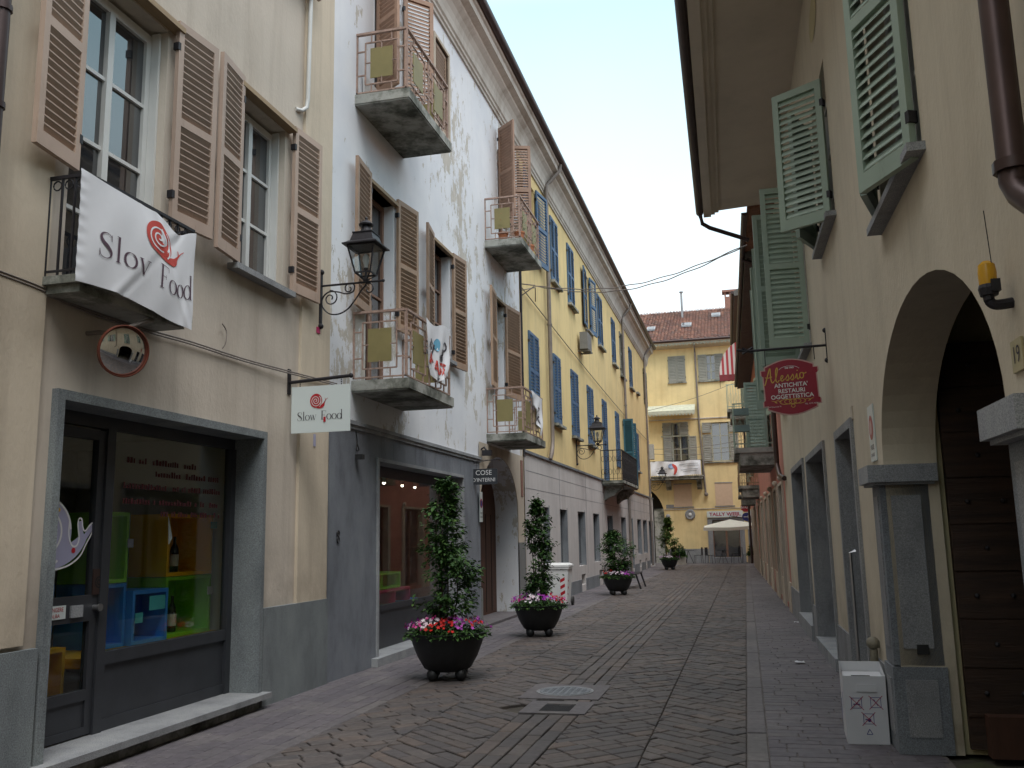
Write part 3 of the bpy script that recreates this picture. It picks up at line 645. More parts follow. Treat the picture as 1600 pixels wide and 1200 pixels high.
# traffic mirror ---------------------------------------------------------------
mt = thing('traffic_mirror', 'round convex traffic mirror with orange rim under the small balcony', 'mirror', FL(5.78, .3, 2.85))
mc = Vector(FL(5.76, .36, 3.03)); nrm = (Vector((.3, 3.6, 1.9))-mc).normalized(); ax = nrm.cross(Vector((0, 0, 1))).normalized(); ay = ax.cross(nrm).normalized()
FM = lambda x, y, z: tuple(mc+ax*x-ay*y*1+nrm*z)
m = MB(FM); Rm = .185; m.lathe([(Rm*math.sin(a)/math.sin(.62), .05*(math.cos(a)-math.cos(.62))/(1-math.cos(.62))) for a in [.62-.62*k/12 for k in range(12)]]+[(.0008, .05)], (0, 0, 0), 40); m.build('mirror_face', M_mirror, mt, smooth=True)
m = MB(FM); m.lathe([(.186, -.012), (.195, -.012), (.197, .018), (.190, .02), (.186, .004)], (0, 0, 0), 40); m.build('rim', M_orange, mt, smooth=True)
m = MB(FM); m.lathe([(.19, -.013), (.15, -.04), (.04, -.05), (.01, -.05)], (0, 0, 0), 24); m.build('back_shell', M_iron, mt, smooth=True)
m = MB(); b0 = mc-nrm*.05; m.tube([tuple(b0), tuple(b0+Vector((-.05, .02, .16))), FL(6.1, .3, 3.34), FL(6.2, .28, 3.37)], .018, 8); m.tube([tuple(b0+Vector((-.05, .02, .14))), FL(5.8, .1, 3.2), FL(5.8, 0, 3.2)], .018, 8); m.build('bracket', M_grpipe, mt)

# wall lanterns -------------------------------------------------------------------
def lantern(name_label, group):
    """arm along +X from the wall at origin"""
    t = thing('wall_lantern', name_label, 'street lamp', (0, 0, 0), group)
    m = MB(); m.box(0, .03, -.022, .022, -.46, .14); m.ball((.02, 0, .17), .035); m.ball((.02, 0, -.49), .035)
    m.tube([(.02, 0, 0), (.80, 0, 0)], .013, 8); m.ball((.81, 0, 0), .02, 6)
    sp = lambda cx, cz, r0_, r1_, a0, a1, n=22: [(cx+(r0_+(r1_-r0_)*i/n)*math.cos(R_(a0+(a1-a0)*i/n)), 0, cz+(r0_+(r1_-r0_)*i/n)*math.sin(R_(a0+(a1-a0)*i/n))) for i in range(n+1)]
    m.tube(catmull([(.60, 0, -.03), (.53, 0, -.10), (.46, 0, -.20), (.36, 0, -.31), (.24, 0, -.36), (.12, 0, -.34), (.04, 0, -.25), (.04, 0, -.15), (.12, 0, -.08), (.24, 0, -.09), (.34, 0, -.12), (.43, 0, -.10), (.45, 0, -.03)], 6), .009, 6)
    m.tube(sp(.14, -.16, .10, .02, 95, -400), .008, 6); m.tube(sp(.38, -.06, .075, .015, 20, 420), .008, 6); m.tube(sp(.63, -.085, .075, .03, 130, -170), .008, 6)
    m.build('bracket', M_iron, t)
    c = .59; zb, zt, wb, wt = .10, .42, .095, .165
    m = MB()
    for sx in (-1, 1):
        for sy in (-1, 1):
            m.bar((c+sx*wb, sy*wb, zb), (c+sx*wt, sy*wt, zt), .016); m.bar((c+sx*wb, sy*wb, zb), (c+sx*.02, sy*.02, .03), .012)
    for a, b in (((-1, -1), (1, -1)), ((1, -1), (1, 1)), ((1, 1), (-1, 1)), ((-1, 1), (-1, -1))):
        m.bar((c+a[0]*wb, a[1]*wb, zb), (c+b[0]*wb, b[1]*wb, zb), .018); m.bar((c+a[0]*wt, a[1]*wt, zt), (c+b[0]*wt, b[1]*wt, zt), .018)
    m.lathe([(.03, 0), (.035, .03), (.015, .06), (.012, .14), (.03, .15), (.03, .17), (.005, .17)], (c, 0, 0), 12)
    m.build('cage', M_iron, t)
    def fr(m, z0, w0, z1, w1): m.hexa([(c-w0, -w0, z0), (c+w0, -w0, z0), (c+w0, w0, z0), (c-w0, w0, z0), (c-w1, -w1, z1), (c+w1, -w1, z1), (c+w1, w1, z1), (c-w1, w1, z1)])
    m = MB(); fr(m, zt+.005, .215, zt+.02, .215); fr(m, zt+.02, .205, zt+.06, .15); fr(m, zt+.06, .145, zt+.16, .115); fr(m, zt+.16, .125, zt+.172, .125)
    m.lathe([(.10, 0), (.07, .03), (.052, .09), (.085, .10), (.09, .115), (.05, .15), (.025, .16), (.012, .175), (.02, .19), (.012, .205), (.001, .215)], (c, 0, zt+.172), 16); m.build('roof', M_iron, t)
    m = MB()
    for a, b in (((-1, -1), (1, -1)), ((1, -1), (1, 1)), ((1, 1), (-1, 1)), ((-1, 1), (-1, -1))):
        w0, w1 = wb-.003, wt-.003; m.face([(c+a[0]*w0, a[1]*w0, zb), (c+b[0]*w0, b[1]*w0, zb), (c+b[0]*w1, b[1]*w1, zt), (c+a[0]*w1, a[1]*w1, zt)])
    m.build('panes', M_clear, t, norm=False)
    m = MB(); m.lathe([(.02, 0), (.025, .04), (.04, .09), (.035, .14), (.015, .17), (.001, .175)], (c, 0, .17), 12); m.build('bulb', M_white, t, smooth=True)
    return t
L1 = lantern('near black iron lantern on a scrolled bracket where the beige and white facades meet', 'wall lanterns'); L1.location = (-4.75, 9.66, 4.60)
dup(L1, (-4.78, 26.9, 4.28), 0, 'black iron lantern on a scrolled bracket on the yellow facade beside the curved balcony', 1.12)
dup(L1, (-4.78, 49.2, 4.35), 0, 'smallest and farthest iron lantern, at the far corner of the yellow building', 1.1)

# hanging shop sign -----------------------------------------------------------------
t = thing('hanging_sign', 'white rectangular sign with red snail hanging on chains from a black bar', 'sign', (-4.4, 9.0, 2.75))
m = MB(); m.box(-4.79, -4.765, 8.97, 9.03, 3.2, 3.48); m.tube([(-4.77, 9, 3.33), (-4.06, 9, 3.365)], .019, 8); m.ball((-4.04, 9, 3.367), .027, 8); m.build('bracket', M_iron, t)
m = MB(); m.box(-4.735, -4.045, 8.992, 9.008, 2.765, 3.275); m.build('board', M_signw, t)
m = MB()
for x in (-4.64, -4.15):
    for k in range(5): m.box(x-.004, x+.004, 8.996, 9.004, 3.255+k*.022, 3.27+k*.022)
m.build('chains', M_iron, t)
fs = lambda o, x0=-4.735, z0=2.765: (lambda x, y: (x0+x, 8.99-o, z0+y))
m = MB(); word(m, 'Slow', lambda x, y: fs(.002)(.072+x*.124, .135+y*.13), .03); word(m, 'Food', lambda x, y: fs(.002)(.352+x*.130, .135+y*.14), .01); m.build('lettering', M_ink, t, norm=False)
mr, mw = MB(), MB(); q = lambda o: (lambda x, y: fs(o)(.295+x*.155, .345+y*.155)); snail(mr, mw, q(.002), q(.004)); 
V, Fc = text2d('a', .075); put2d(mr, V, Fc, lambda x, y: fs(.0045)(.40+x, .137+y)); mr.box(-4.35, -4.325, 8.985, 8.988, 2.875, 2.93)
mr.build('snail_emblem', M_red, t, norm=False); mw.build('snail_spiral', M_signw, t, norm=False)
# small plates on the beige wall
m = MB(F); m.box(9.58, 9.66, .035, .045, 4.02, 4.09); m.build('red_plate', M_magenta, B1); m = MB(F); m.box(9.55, 9.60, .035, .042, 2.68, 2.82); m.build('small_label', M_lav, B1)

# things in the near shop window ------------------------------------------------------
def cube_shelf(u0, u1, z0, z1, d0, d1, mat, label, gr='lacquered display cubes'):
    t = .035; m = MB(F); m.box(u0, u0+t, d0, d1, z0, z1).box(u1-t, u1, d0, d1, z0, z1).box(u0+t, u1-t, d0, d1, z0, z0+t).box(u0+t, u1-t, d0, d1, z1-t, z1).box(u0+t, u1-t, d0, d0+.02, z0+t, z1-t)
    o = m.build('display_cube', mat); return tag(o, label, 'display cube', gr)
def bottle(u, d, z, label, s=1):
    x, y, _ = F(u, d, z); t = thing('wine_bottle', label, 'bottle', (x, y, z), 'wine bottles in the display')
    MB().lathe([(.034*s, 0), (.037*s, .01), (.037*s, .19*s), (.03*s, .215*s), (.014*s, .245*s), (.013*s, .30*s), (.015*s, .305*s), (.001, .306*s)], (x, y, z), 16).build('glass', M_bottle, t, smooth=True)
    MB().lathe([(.0378*s, .05*s), (.0382*s, .05*s), (.0382*s, .15*s), (.0378*s, .15*s)], (x, y, z), 16).build('label', M_label, t)
cube_shelf(7.97, 8.76, 1.292, 1.90, -1.15, -.72, M_cy, 'yellow open display cube, topmost at the right of the shop window')
cube_shelf(7.97, 8.76, .705, 1.285, -1.15, -.72, M_cg, 'green open display cube under the yellow one at the right of the shop window')
cube_shelf(7.40, 7.93, .705, 1.19, -1.1, -.66, M_cb_, 'blue open display cube low in the middle of the shop window with a cyan note')
cube_shelf(7.06, 7.38, .705, 1.265, -1.2, -.72, M_cb_, 'blue display cube under the tall green cube at the left of the display window')
cube_shelf(7.06, 7.38, 1.27, 1.90, -1.2, -.72, M_cg, 'tall green display cube standing on a blue cube at the left of the display window')
cube_shelf(6.10, 6.45, .9, 1.3, -1.1, -.7, M_cb_, 'dark blue display cube seen low behind the shop door glass')
cube_shelf(5.95, 6.5, .14, .8, -1.1, -.6, M_cy, 'large amber display cube standing on the floor behind the shop door')
bottle(8.28, -.85, 1.328, 'dark wine bottle with white label in the yellow display cube', 1.15); bottle(8.28, -.85, .741, 'dark wine bottle with white label in the right green display cube', 1.15)
bottle(7.56, -.8, .741, 'dark wine bottle behind a note in the low blue display cube', 1.1)
def card(u0, u1, z0, z1, d, mat, label, name='paper_note'): tag(MB(F).box(u0, u1, d, d+.003, z0, z1).build(name, mat), label, 'paper note')
card(7.62, 7.86, 1.0, 1.13, -.645, M_cyan, 'cyan paper note taped on the front of the low blue cube'); card(7.42, 7.53, .90, .99, -.645, M_cyan, 'small teal price card at the left corner of the low blue cube')
card(8.68, 8.80, 1.76, 1.83, -.70, M_cyan, 'teal price card at the edge of the yellow display cube'); card(8.66, 8.77, 1.08, 1.16, -.70, M_label, 'cream price card at the edge of the right green display cube'); card(7.34, 7.42, 1.58, 1.66, -.70, M_lav, 'lavender price card at the edge of the left green display cube')
m = MB(F); m.face([(7.50, -.40, 1.86), (7.57, -.40, 1.66), (7.52, -.40, 1.60)]).face([(7.50, -.396, 1.86), (7.52, -.396, 1.60), (7.57, -.396, 1.66)]); tag(m.build('paper_pennant', M_cloth, norm=False), 'small white pointed pennant in the middle of the shop window', 'pennant')
m = MB(F); m.box(6.36, 6.50, -.275, -.268, 1.22, 1.42); o = tag(m.build('door_plaque', M_copper), 'brown square plaque with a black spiral on the shop door post', 'plaque')
m = MB(F); V, Fc = strip2d([(6.43+(.008+.05*k/40)*math.cos(k*.35), 1.32+(.008+.05*k/40)*math.sin(k*.35), .012) for k in range(41)]); put2d(m, V, Fc, lambda x, y: (x, -.266, y)); m.build('spiral', M_black, o, norm=False)
m = MB(F); m.box(5.86, 6.08, -.278, -.272, 1.06, 1.16); o = tag(m.build('door_sticker', M_signw), 'white rectangular sticker with red print on the door rail', 'sticker')
m = MB(F); V, Fc = text2d('SPINGERE', .045); put2d(m, V, Fc, lambda x, y: (5.97+x*.85, -.270, 1.13+y)); V, Fc = text2d('ALBA', .04); put2d(m, V, Fc, lambda x, y: (5.97+x, -.270, 1.085+y)); m.build('print', M_red, o, norm=False)
m = MB(F); m.box(6.13, 6.26, -.278, -.262, 1.06, 1.15); tag(m.build('letter_slot', M_granite_l), 'small pale nameplate beside the white sticker on the door rail', 'nameplate')
# snail decal on the door glass
t = thing('snail_decal', 'large lavender snail decal stuck on the shop door glass', 'decal', FL(5.9, -.3, 1.4)); fd = lambda o: (lambda x, y: (5.86+x, -.305+o, 1.72+y))
fd = lambda o: (lambda x, y: (5.83+x, -.305+o, 1.71+y))
m = MB(F); n = 40; put2d(m, [(0, 0)]+[(.30*math.cos(2*math.pi*k/n), .27*math.sin(2*math.pi*k/n)) for k in range(n)], [(0, 1+k, 1+(k+1) % n) for k in range(n)], fd(0))
V, Fc = strip2d(catmull([(-.1, -.235, .08), (.10, -.23, .10), (.24, -.18, .13), (.35, -.12, .12), (.42, -.06, .09), (.45, -.02, .06)], 5)); put2d(m, V, Fc, fd(.001)); V, Fc = strip2d(catmull([(.43, -.06, .05), (.40, .02, .045), (.385, .085, .045)], 5)); put2d(m, V, Fc, fd(.0013)); V, Fc = strip2d(catmull([(.44, -.05, .05), (.49, .0, .045), (.535, .05, .045)], 5)); put2d(m, V, Fc, fd(.0016)); m.build('snail_shape', M_lav, t, norm=False)
m = MB(F)
for pts in ([(.29*math.cos(a), .26*math.sin(a), .018) for a in [R_(5+300*k/40) for k in range(41)]], [(.19*math.cos(a), .17*math.sin(a), .018) for a in [R_(-60+300*k/30) for k in range(31)]], [(.09*math.cos(a), .08*math.sin(a), .015) for a in [R_(-60+250*k/20) for k in range(21)]]):
    V, Fc = strip2d(pts); put2d(m, V, Fc, fd(.002))
for L in (catmull([(.27, .10, .014), (.27, -.02, .014), (.31, -.10, .014), (.36, -.105, .014), (.385, -.05, .014), (.365, .06, .014), (.375, .105, .014), (.405, .10, .014), (.42, .04, .014), (.45, .01, .014), (.50, .055, .014), (.54, .075, .014), (.557, .045, .014), (.52, -.02, .014), (.47, -.09, .014), (.40, -.19, .014), (.26, -.26, .014), (.06, -.285, .014), (-.1, -.28, .014)], 5),):
    V, Fc = strip2d(L); put2d(m, V, Fc, fd(.0025))
m.build('outline', M_whitepaint, t, norm=False)
m = MB(F)
for x, y, r in ((.33, -.14, .022),): put2d(m, [(x+r*math.cos(k), y+r*math.sin(k)) for k in [2*math.pi*j/14 for j in range(14)]], [tuple(range(14))], fd(.003))
m.build('red_dot', M_red, t, norm=False)
m = MB(F)
for x, y, r in ((.12, .19, .022), (.15, .17, .015)): put2d(m, [(x+r*math.cos(k), y+r*math.sin(k)) for k in [2*math.pi*j/14 for j in range(14)]], [tuple(range(14))], fd(.003 if r > .02 else .0035))
m.build('yellow_spot', M_gold, t, norm=False)
# blurred red lines of lettering on the display glass
m = MB(F); random.seed(5)
for row, (z, a, b) in enumerate([(2.30, 6.75, 7.75), (2.20, 7.15, 8.15), (2.08, 6.72, 8.2), (1.95, 6.72, 8.15), (1.85, 7.25, 8.2)]):
    u = a
    while u < b:
        w = random.uniform(.02, .035); h = random.uniform(.03, .055)
        if random.random() > .14: m.face([(u, D0+.034, z), (u+w, D0+.034, z), (u+w, D0+.034, z+h), (u, D0+.034, z+h)])
        u += w+.012
M_fade = simple('faded red lettering', (.065, .006, .01), .7); tag(m.build('window_lettering', M_fade, norm=False), 'faded red rows of lettering across the display window glass', 'lettering')

# ================================================================== WHITE BUILDING
B2 = thing('white_building', 'tall white building with peeling paint, brown shutters and four concrete balconies', 'building', (-4.78, 15, 0))
U0, U1 = 9.95, 20.0
holes = [(11.50, 15.35, .10, 2.66, .30), (16.45, 19.42, 0, 3.22, .5, 1.1), (11.10, 12.10, 3.62, 6.48, .22), (13.76, 14.76, 4.62, 6.5, .22), (17.72, 18.45, 3.62, 6.5, .22), (11.35, 12.4, 7.56, 9.9, .22), (14.0, 14.75, 8.7, 10.3, .1), (18.2, 19.1, 7.56, 10.0, .22)]
m = MB(F); facade(m, U0, U1, 0, 10.75, holes); solid_back(m, U0, U1, 0, 11.6, 9); m.face([(U0, 0, 10.75), (U1, 0, 10.75), (U1, 0, 11.6), (U0, 0, 11.6)]); m.build('wall', M_peel, B2)
m = MB(F); facade(m, 9.97, 16.40, .0, 3.05, [(11.50, 15.35, .10, 2.66, .02)])
m.v = [(v[0]+.03, v[1], v[2]) for v in m.v]; m.build('granite_cladding', M_granite_b, B2)
m = MB(F); m.box(9.97, 16.42, .0, .07, 3.05, 3.10).box(9.97, 16.42, 0, .05, 3.0, 3.05); m.build('string_course', M_granite_l, B2)
m = MB(F); [m.box(u, u+.006, .03, .0315, 2.72, 3.0) for u in [11.6+.45*k for k in range(10)]]; m.build('cladding_joints', M_granite_d, B2)
m = MB(F); facade(m, 16.42, 20.0, 0, 3.4, [(16.45, 19.42, 0, 3.22, .02, 1.1)]); m.v = [(v[0]+.015, v[1], v[2]) for v in m.v]; m.build('arch_surround', M_pinktrim, B2)
MB(F).box(19.42, 19.99, .0, .03, 0, 1.5).build('grey_dado', M_greyrender, B2); MB(F).box(16.41, 16.448, -.2, .05, .05, .7).build('corner_guard', M_greyrender, B2)
m = MB(F); m.box(19.7, 19.88, .02, .03, 2.5, 3.3); m.build('exposed_brick', M_chimney, B2)
m = MB(F); m.box(16.45, 19.42, -.56, -.5, .0, 3.3); dd = m.build('carriage_door', M_archdoor, B2)
m = MB(F); [m.box(16.5+k*.42, 16.52+k*.42, -.5, -.49, .1, 2.1) for k in range(7)]; m.build('planks', M_dark, dd)
m = MB(F); m.box(16.3, 19.6, -.5, .12, .0, .05); m.build('threshold', M_kerb, B2)
# shop front
sf = MB(F); D0, D1 = -.30, -.25
sf.box(11.50, 15.35, D0, D1, 2.50, 2.66).box(11.50, 11.60, D0, D1+.02, .10, 2.5).box(11.82, 11.92, D0, D1+.02, .10, 2.5).box(15.25, 15.35, D0, D1, .1, 2.5).box(11.92, 15.25, D0, D1-.01, .10, .62).box(11.92, 15.25, D0, D1+.01, .62, .70).box(11.6, 11.82, D0, D1, .1, .2)
sf.build('shop_frame', M_anth, B2)
m = MB(F); m.box(11.92, 15.25, D0+.02, D0+.03, .7, 2.5).box(11.6, 11.82, D0+.02, D0+.03, .2, 2.5); m.build('display_glass', M_shopglass, B2)
m = MB(F); m.box(11.505, 15.345, -.3, .05, 2.654, 2.70).box(11.44, 11.506, -.3, .05, 0.106, 2.70).box(15.344, 15.36, -.3, .045, .106, 2.70); m.build('pale_edging', M_granite_l, B2)
m = MB(F); m.box(11.3, 15.45, -.3, .12, 0, .106); m.build('threshold', M_granite_l, B2)
m = MB(F); m.box(11.4, 15.6, -3.2, -3.15, .1, 2.8).box(11.3, 11.4, -3.2, -.32, .1, 2.8).box(15.6, 15.7, -3.2, -.32, .1, 2.8).box(11.4, 15.6, -3.15, -.32, 2.75, 2.8).box(11.4, 15.6, -3.15, -.32, .05, .1); m.build('shop_room', M_roomp, B2)
m = MB(F); m.box(11.92, 15.25, -1.3, -.32, .55, .62); m.build('display_shelf', M_pinkbox, B2)
mm, nt_, b_ = newmat('spotlight glow'); b_.inputs['Emission Color'].default_value = (1, .85, .7, 1); b_.inputs['Emission Strength'].default_value = 6
for i, u in enumerate((12.1, 12.6, 13.5, 14.3, 14.9)):
    sp = thing('spotlight', ['small spotlight nearest the near end of the second shop window', 'second spotlight in the second shop window', 'middle spotlight of the second shop window', 'fourth spotlight in the second shop window', 'farthest spotlight of the second shop window'][i], 'spotlight', FL(u, -.7, 2.55), 'ceiling spotlights in the second shop')
    MB(F).lathe([(.02, .06), (.03, 0), (.03, .06), (.01, .2)], (u, -.7, 2.5), 10).build('lamp_body', M_white, sp); MB(F).ball((u, -.7, 2.49), .022, 6).build('bulb', mm, sp)
def openbox(u0, u1, z0, z1, d0, d1, mat, label):
    m = MB(F); t = .03; m.box(u0, u1, d0, d1, z0, z0+t).box(u0, u1, d0, d1, z1-t, z1).box(u0, u0+t, d0, d1, z0+t, z1-t).box(u1-t, u1, d0, d1, z0+t, z1-t).box((u0+u1)/2-t/2, (u0+u1)/2+t/2, d0, d1, z0+t, z1-t); tag(m.build('display_crate', mat), label, 'crate', 'coloured crates in the second shop window')
openbox(12.2, 13.7, .88, 1.12, -.9, -.5, M_cg, 'lime green open crate on the display shelf of the second shop'); openbox(12.7, 14.0, .62, .87, -.85, -.45, M_pinkbox, 'pink open crate below the lime green crate in the second shop')
tag(MB(F).box(13.7, 14.6, -.8, -.4, .62, .66).build('display_tray', M_cb_), 'blue flat tray at the far end of the second shop window', 'tray')
def tlamp(u, d, z):
    t = thing('table_lamp', 'cream table lamp standing behind the crates in the second shop window', 'lamp', FL(u, d, z)); MB(F).lathe([(.06, 0), (.06, .02), (.015, .04), (.04, .12), (.015, .2), (.01, .3)], (u, d, z), 14).build('stem', M_label, t, smooth=True); MB(F).lathe([(.11, .26), (.08, .44)], (u, d, z), 20).build('lamp_shade', M_canvas, t)
m = MB(F); m.box(13.3, 14.1, -1.6, -1.2, 1.18, 1.22); [m.box(a, a+.04, b, b+.04, .1, 1.18) for a in (13.3, 14.06) for b in (-1.6, -1.24)]; tag(m.build('side_table', M_anth), 'dark side table behind the crates in the second shop window', 'table'); tlamp(13.8, -1.4, 1.22)
for (u, z, r, lb) in ((12.15, 1.25, .17, 'upper beige round cushion in the second shop window'), (12.05, 1.0, .2, 'lower beige round cushion in the second shop window')): tag(MB(F).ball((u, -1.3, z), r, 12, .7).build('cushion', M_label, smooth=True), lb, 'cushion')
# windows & shutters of the white building
window(F, B2, 11.10, 12.10, 3.62, 6.46, -.2, 2, 2, M_woodframe, .06)
window(F, B2, 13.76, 14.76, 4.62, 6.48, -.2, 2, 3, M_woodframe, .06, sill=.1)
window(F, B2, 17.72, 18.45, 3.62, 6.48, -.2, 2, 2, M_woodframe, .06)
window(F, B2, 11.35, 12.4, 7.56, 9.88, -.2, 2, 2, M_woodframe, .06); window(F, B2, 18.2, 19.1, 7.56, 9.98, -.2, 2, 2, M_woodframe, .06)
for a, b, z in ((11.0, 12.2, 6.48), (13.66, 14.86, 6.5), (17.65, 18.52, 6.5)): MB(F).box(a, b, -.18, .07, z, z+.05).build('lintel_board', M_tanwood, B2)
sh = lambda *a, **k: shutter(F, B2, *a, **k)
sh(11.12, -1, 4.58, 6.60, .62, 6, M_shut_w); sh(12.14, 1, 4.60, 6.60, .62, 6, M_shut_w)
sh(13.76, -1, 4.60, 6.60, .56, 10, M_shut_w); sh(14.80, 1, 4.54, 6.58, .56, 6, M_shut_w)
sh(17.70, -1, 4.56, 6.58, .74, 6, M_shut_w); sh(18.48, 1, 4.56, 6.56, .84, 6, M_shut_w)
sh(11.35, -1, 7.85, 10.1, .52, 55, M_shut_o); sh(12.42, 1, 7.85, 10.1, .52, 40, M_shut_o)
sh(14.02, 1, 8.72, 10.28, .72, 0, M_shut_w, dh=-.06)
sh(18.18, -1, 8.3, 10.45, .56, 50, M_shut_o, mids=1); sh(19.12, 1, 8.3, 10.45, .50, 70, M_shut_o)
MB(F).box(13.92, 14.83, -.05, .03, 8.64, 8.7).box(13.94, 14.0, -.05, .03, 8.7, 10.3).box(14.75, 14.81, -.05, .03, 8.7, 10.3).box(13.94, 14.81, -.05, .03, 10.3, 10.36).build('window_surround', M_pinktrim, B2)
def rail_side(m, mp, P, L, z0, z1, nmod):
    """P(a) -> facade coords (u,d) at distance a; modules of squares with a solid plate"""
    def bx(a0, a1, za, zb, t=.010, w=None):
        (ua, da), (ub, db) = P(a0), P(a1); m.hexa([(ua-(t if abs(ub-ua) < 1e-6 else 0), da-(t if abs(db-da) < 1e-6 else 0), za), (ub-(t if abs(ub-ua) < 1e-6 else 0), db-(t if abs(db-da) < 1e-6 else 0), za), (ub+(t if abs(ub-ua) < 1e-6 else 0), db+(t if abs(db-da) < 1e-6 else 0), za), (ua+(t if abs(ub-ua) < 1e-6 else 0), da+(t if abs(db-da) < 1e-6 else 0), za),
            (ua-(t if abs(ub-ua) < 1e-6 else 0), da-(t if abs(db-da) < 1e-6 else 0), zb), (ub-(t if abs(ub-ua) < 1e-6 else 0), db-(t if abs(db-da) < 1e-6 else 0), zb), (ub+(t if abs(ub-ua) < 1e-6 else 0), db+(t if abs(db-da) < 1e-6 else 0), zb), (ua+(t if abs(ub-ua) < 1e-6 else 0), da+(t if abs(db-da) < 1e-6 else 0), zb)])
    H = z1-z0; b = .009; w = L/nmod
    bx(0, L, z1-.018, z1+.012, .022); bx(0, L, z0, z0+.018, .012)
    for k in range(nmod+1): a = min(max(k*w, b), L-b); bx(a-b*1.3, a+b*1.3, z0, z1-.018, .012)
    for k in range(nmod):
        A = k*w; f = lambda x: A+x*w; g = lambda y: z0+y*H
        for x in (.18, .82): bx(f(x)-b, f(x)+b, g(.14), g(.84))
        for y in (.14, .84): bx(f(.18), f(.82), g(y)-b, g(y)+b)
        for y in (.3, .7): bx(f(0), f(.18), g(y)-b, g(y)+b); bx(f(.82), f(1), g(y)-b, g(y)+b)
        for x in (.30, .70): bx(f(x)-b*.7, f(x)+b*.7, g(0), g(.14)); bx(f(x)-b*.7, f(x)+b*.7, g(.84), g(1))
        bx(f(.5)-b*.6, f(.5)+b*.6, g(.72), g(.84)); bx(f(.5)-b*.6, f(.5)+b*.6, g(.14), g(.26)); bx(f(.18), f(.3), g(.5)-b*.6, g(.5)+b*.6); bx(f(.7), f(.82), g(.5)-b*.6, g(.5)+b*.6)
        (ua, da), (ub, db) = P(f(.28)), P(f(.72)); e = .006; s1 = e if abs(ub-ua) < 1e-6 else 0; s2 = e if abs(db-da) < 1e-6 else 0
        mp[k].hexa([(ua-s1, da-s2, g(.24)), (ub-s1, db-s2, g(.24)), (ub+s1, db+s2, g(.24)), (ua+s1, da+s2, g(.24)), (ua-s1, da-s2, g(.74)), (ub-s1, db-s2, g(.74)), (ub+s1, db+s2, g(.74)), (ua+s1, da+s2, g(.74))])
def balcony(u0, u1, dp, zt):
    m = MB(F); m.box(u0, u1, 0, dp, zt-.13, zt); m.box(u0+.015, u1-.015, 0, dp-.015, zt-.15, zt-.13); o = m.build('balcony', M_concrete, B2)
    m, mp = MB(F), [MB(F) for k in range(4)]; z1 = zt+.90; e = .05
    rail_side(m, mp[:1], lambda a: (u0+e, a), dp-e, zt+.03, z1, 1); rail_side(m, mp[1:2], lambda a: (u1-e, a), dp-e, zt+.03, z1, 1); rail_side(m, mp[2:], lambda a: (u0+e+a, dp-e), u1-u0-2*e, zt+.03, z1, 2)
    m.build('railing', M_railpink, o); [q.build('railing_panel', M_ochre, o) for q in mp]; return o
balcony(10.66, 12.52, .78, 3.62); balcony(10.68, 12.52, .78, 7.55); balcony(17.02, 18.86, .78, 3.60); balcony(17.08, 18.92, .78, 7.54)
MB(F).box(10.9, 12.3, .02, .05, 7.6, 7.95).build('white_board', M_whitepaint, B2)
# cornice, gutter, roof shared profile
CP = [(0, 10.72), (.04, 10.72), (.04, 10.78), (.07, 10.80), (.07, 10.86), (.10, 10.89), (.105, 11.02), (.13, 11.14), (.18, 11.24), (.26, 11.32), (.27, 11.37), (.40, 11.41), (.40, 11.55), (.44, 11.57), (.44, 11.66), (0, 11.66)]
def cornice(B, a, b, mat):
    MB(F).prism(CP, 'u', a, b).build('cornice', mat, B)
    m = MB(F); m.prism([(.50+.085*math.cos(t), 11.71+.085*math.sin(t)) for t in [math.pi+math.pi*k/8 for k in range(9)]]+[(.585, 11.73), (.415, 11.73)], 'u', a, b); m.build('gutter', M_gutter, B)
    m = MB(F); m.prism([(.50, 11.74), (-4.5, 14.2), (-9, 11.74)], 'u', a, b); m.build('roof', M_tile, B)
cornice(B2, 9.96, 20.0, M_cornice)
m = MB(F); m.tube(catmull([(10.75, .03, 2.98), (10.75, .05, 2.85), (10.7, .06, 2.74), (10.78, .06, 2.74), (10.75, .05, 2.82)], 5), .008, 6); m.box(10.69, 10.78, .05, .14, 2.62, 2.68); tag(m.build('security_camera', M_black), 'small black security camera on a white cable at the top of the grey shop front', 'camera')
m = MB(F); m.box(16.5, 16.62, .05, .22, 3.14, 3.24); m.tube([(16.56, 0, 3.25), (16.56, .08, 3.3), (16.56, .15, 3.2)], .02, 6); tag(m.build('flood_lamp', M_iron), 'small dark flood lamp under the far lower balcony', 'lamp')
m = MB(F)
for k in range(2): m.tube([(10.24+.03*math.cos(a), .04, 1.62+k*.07+.035*math.sin(a)) for a in [R_(-60+300*j/12)*(1 if k else -1) for j in range(13)]], .008, 5)
tag(m.build('iron_hook', M_black), 'small black S shaped iron hook on the bluish granite', 'hook')
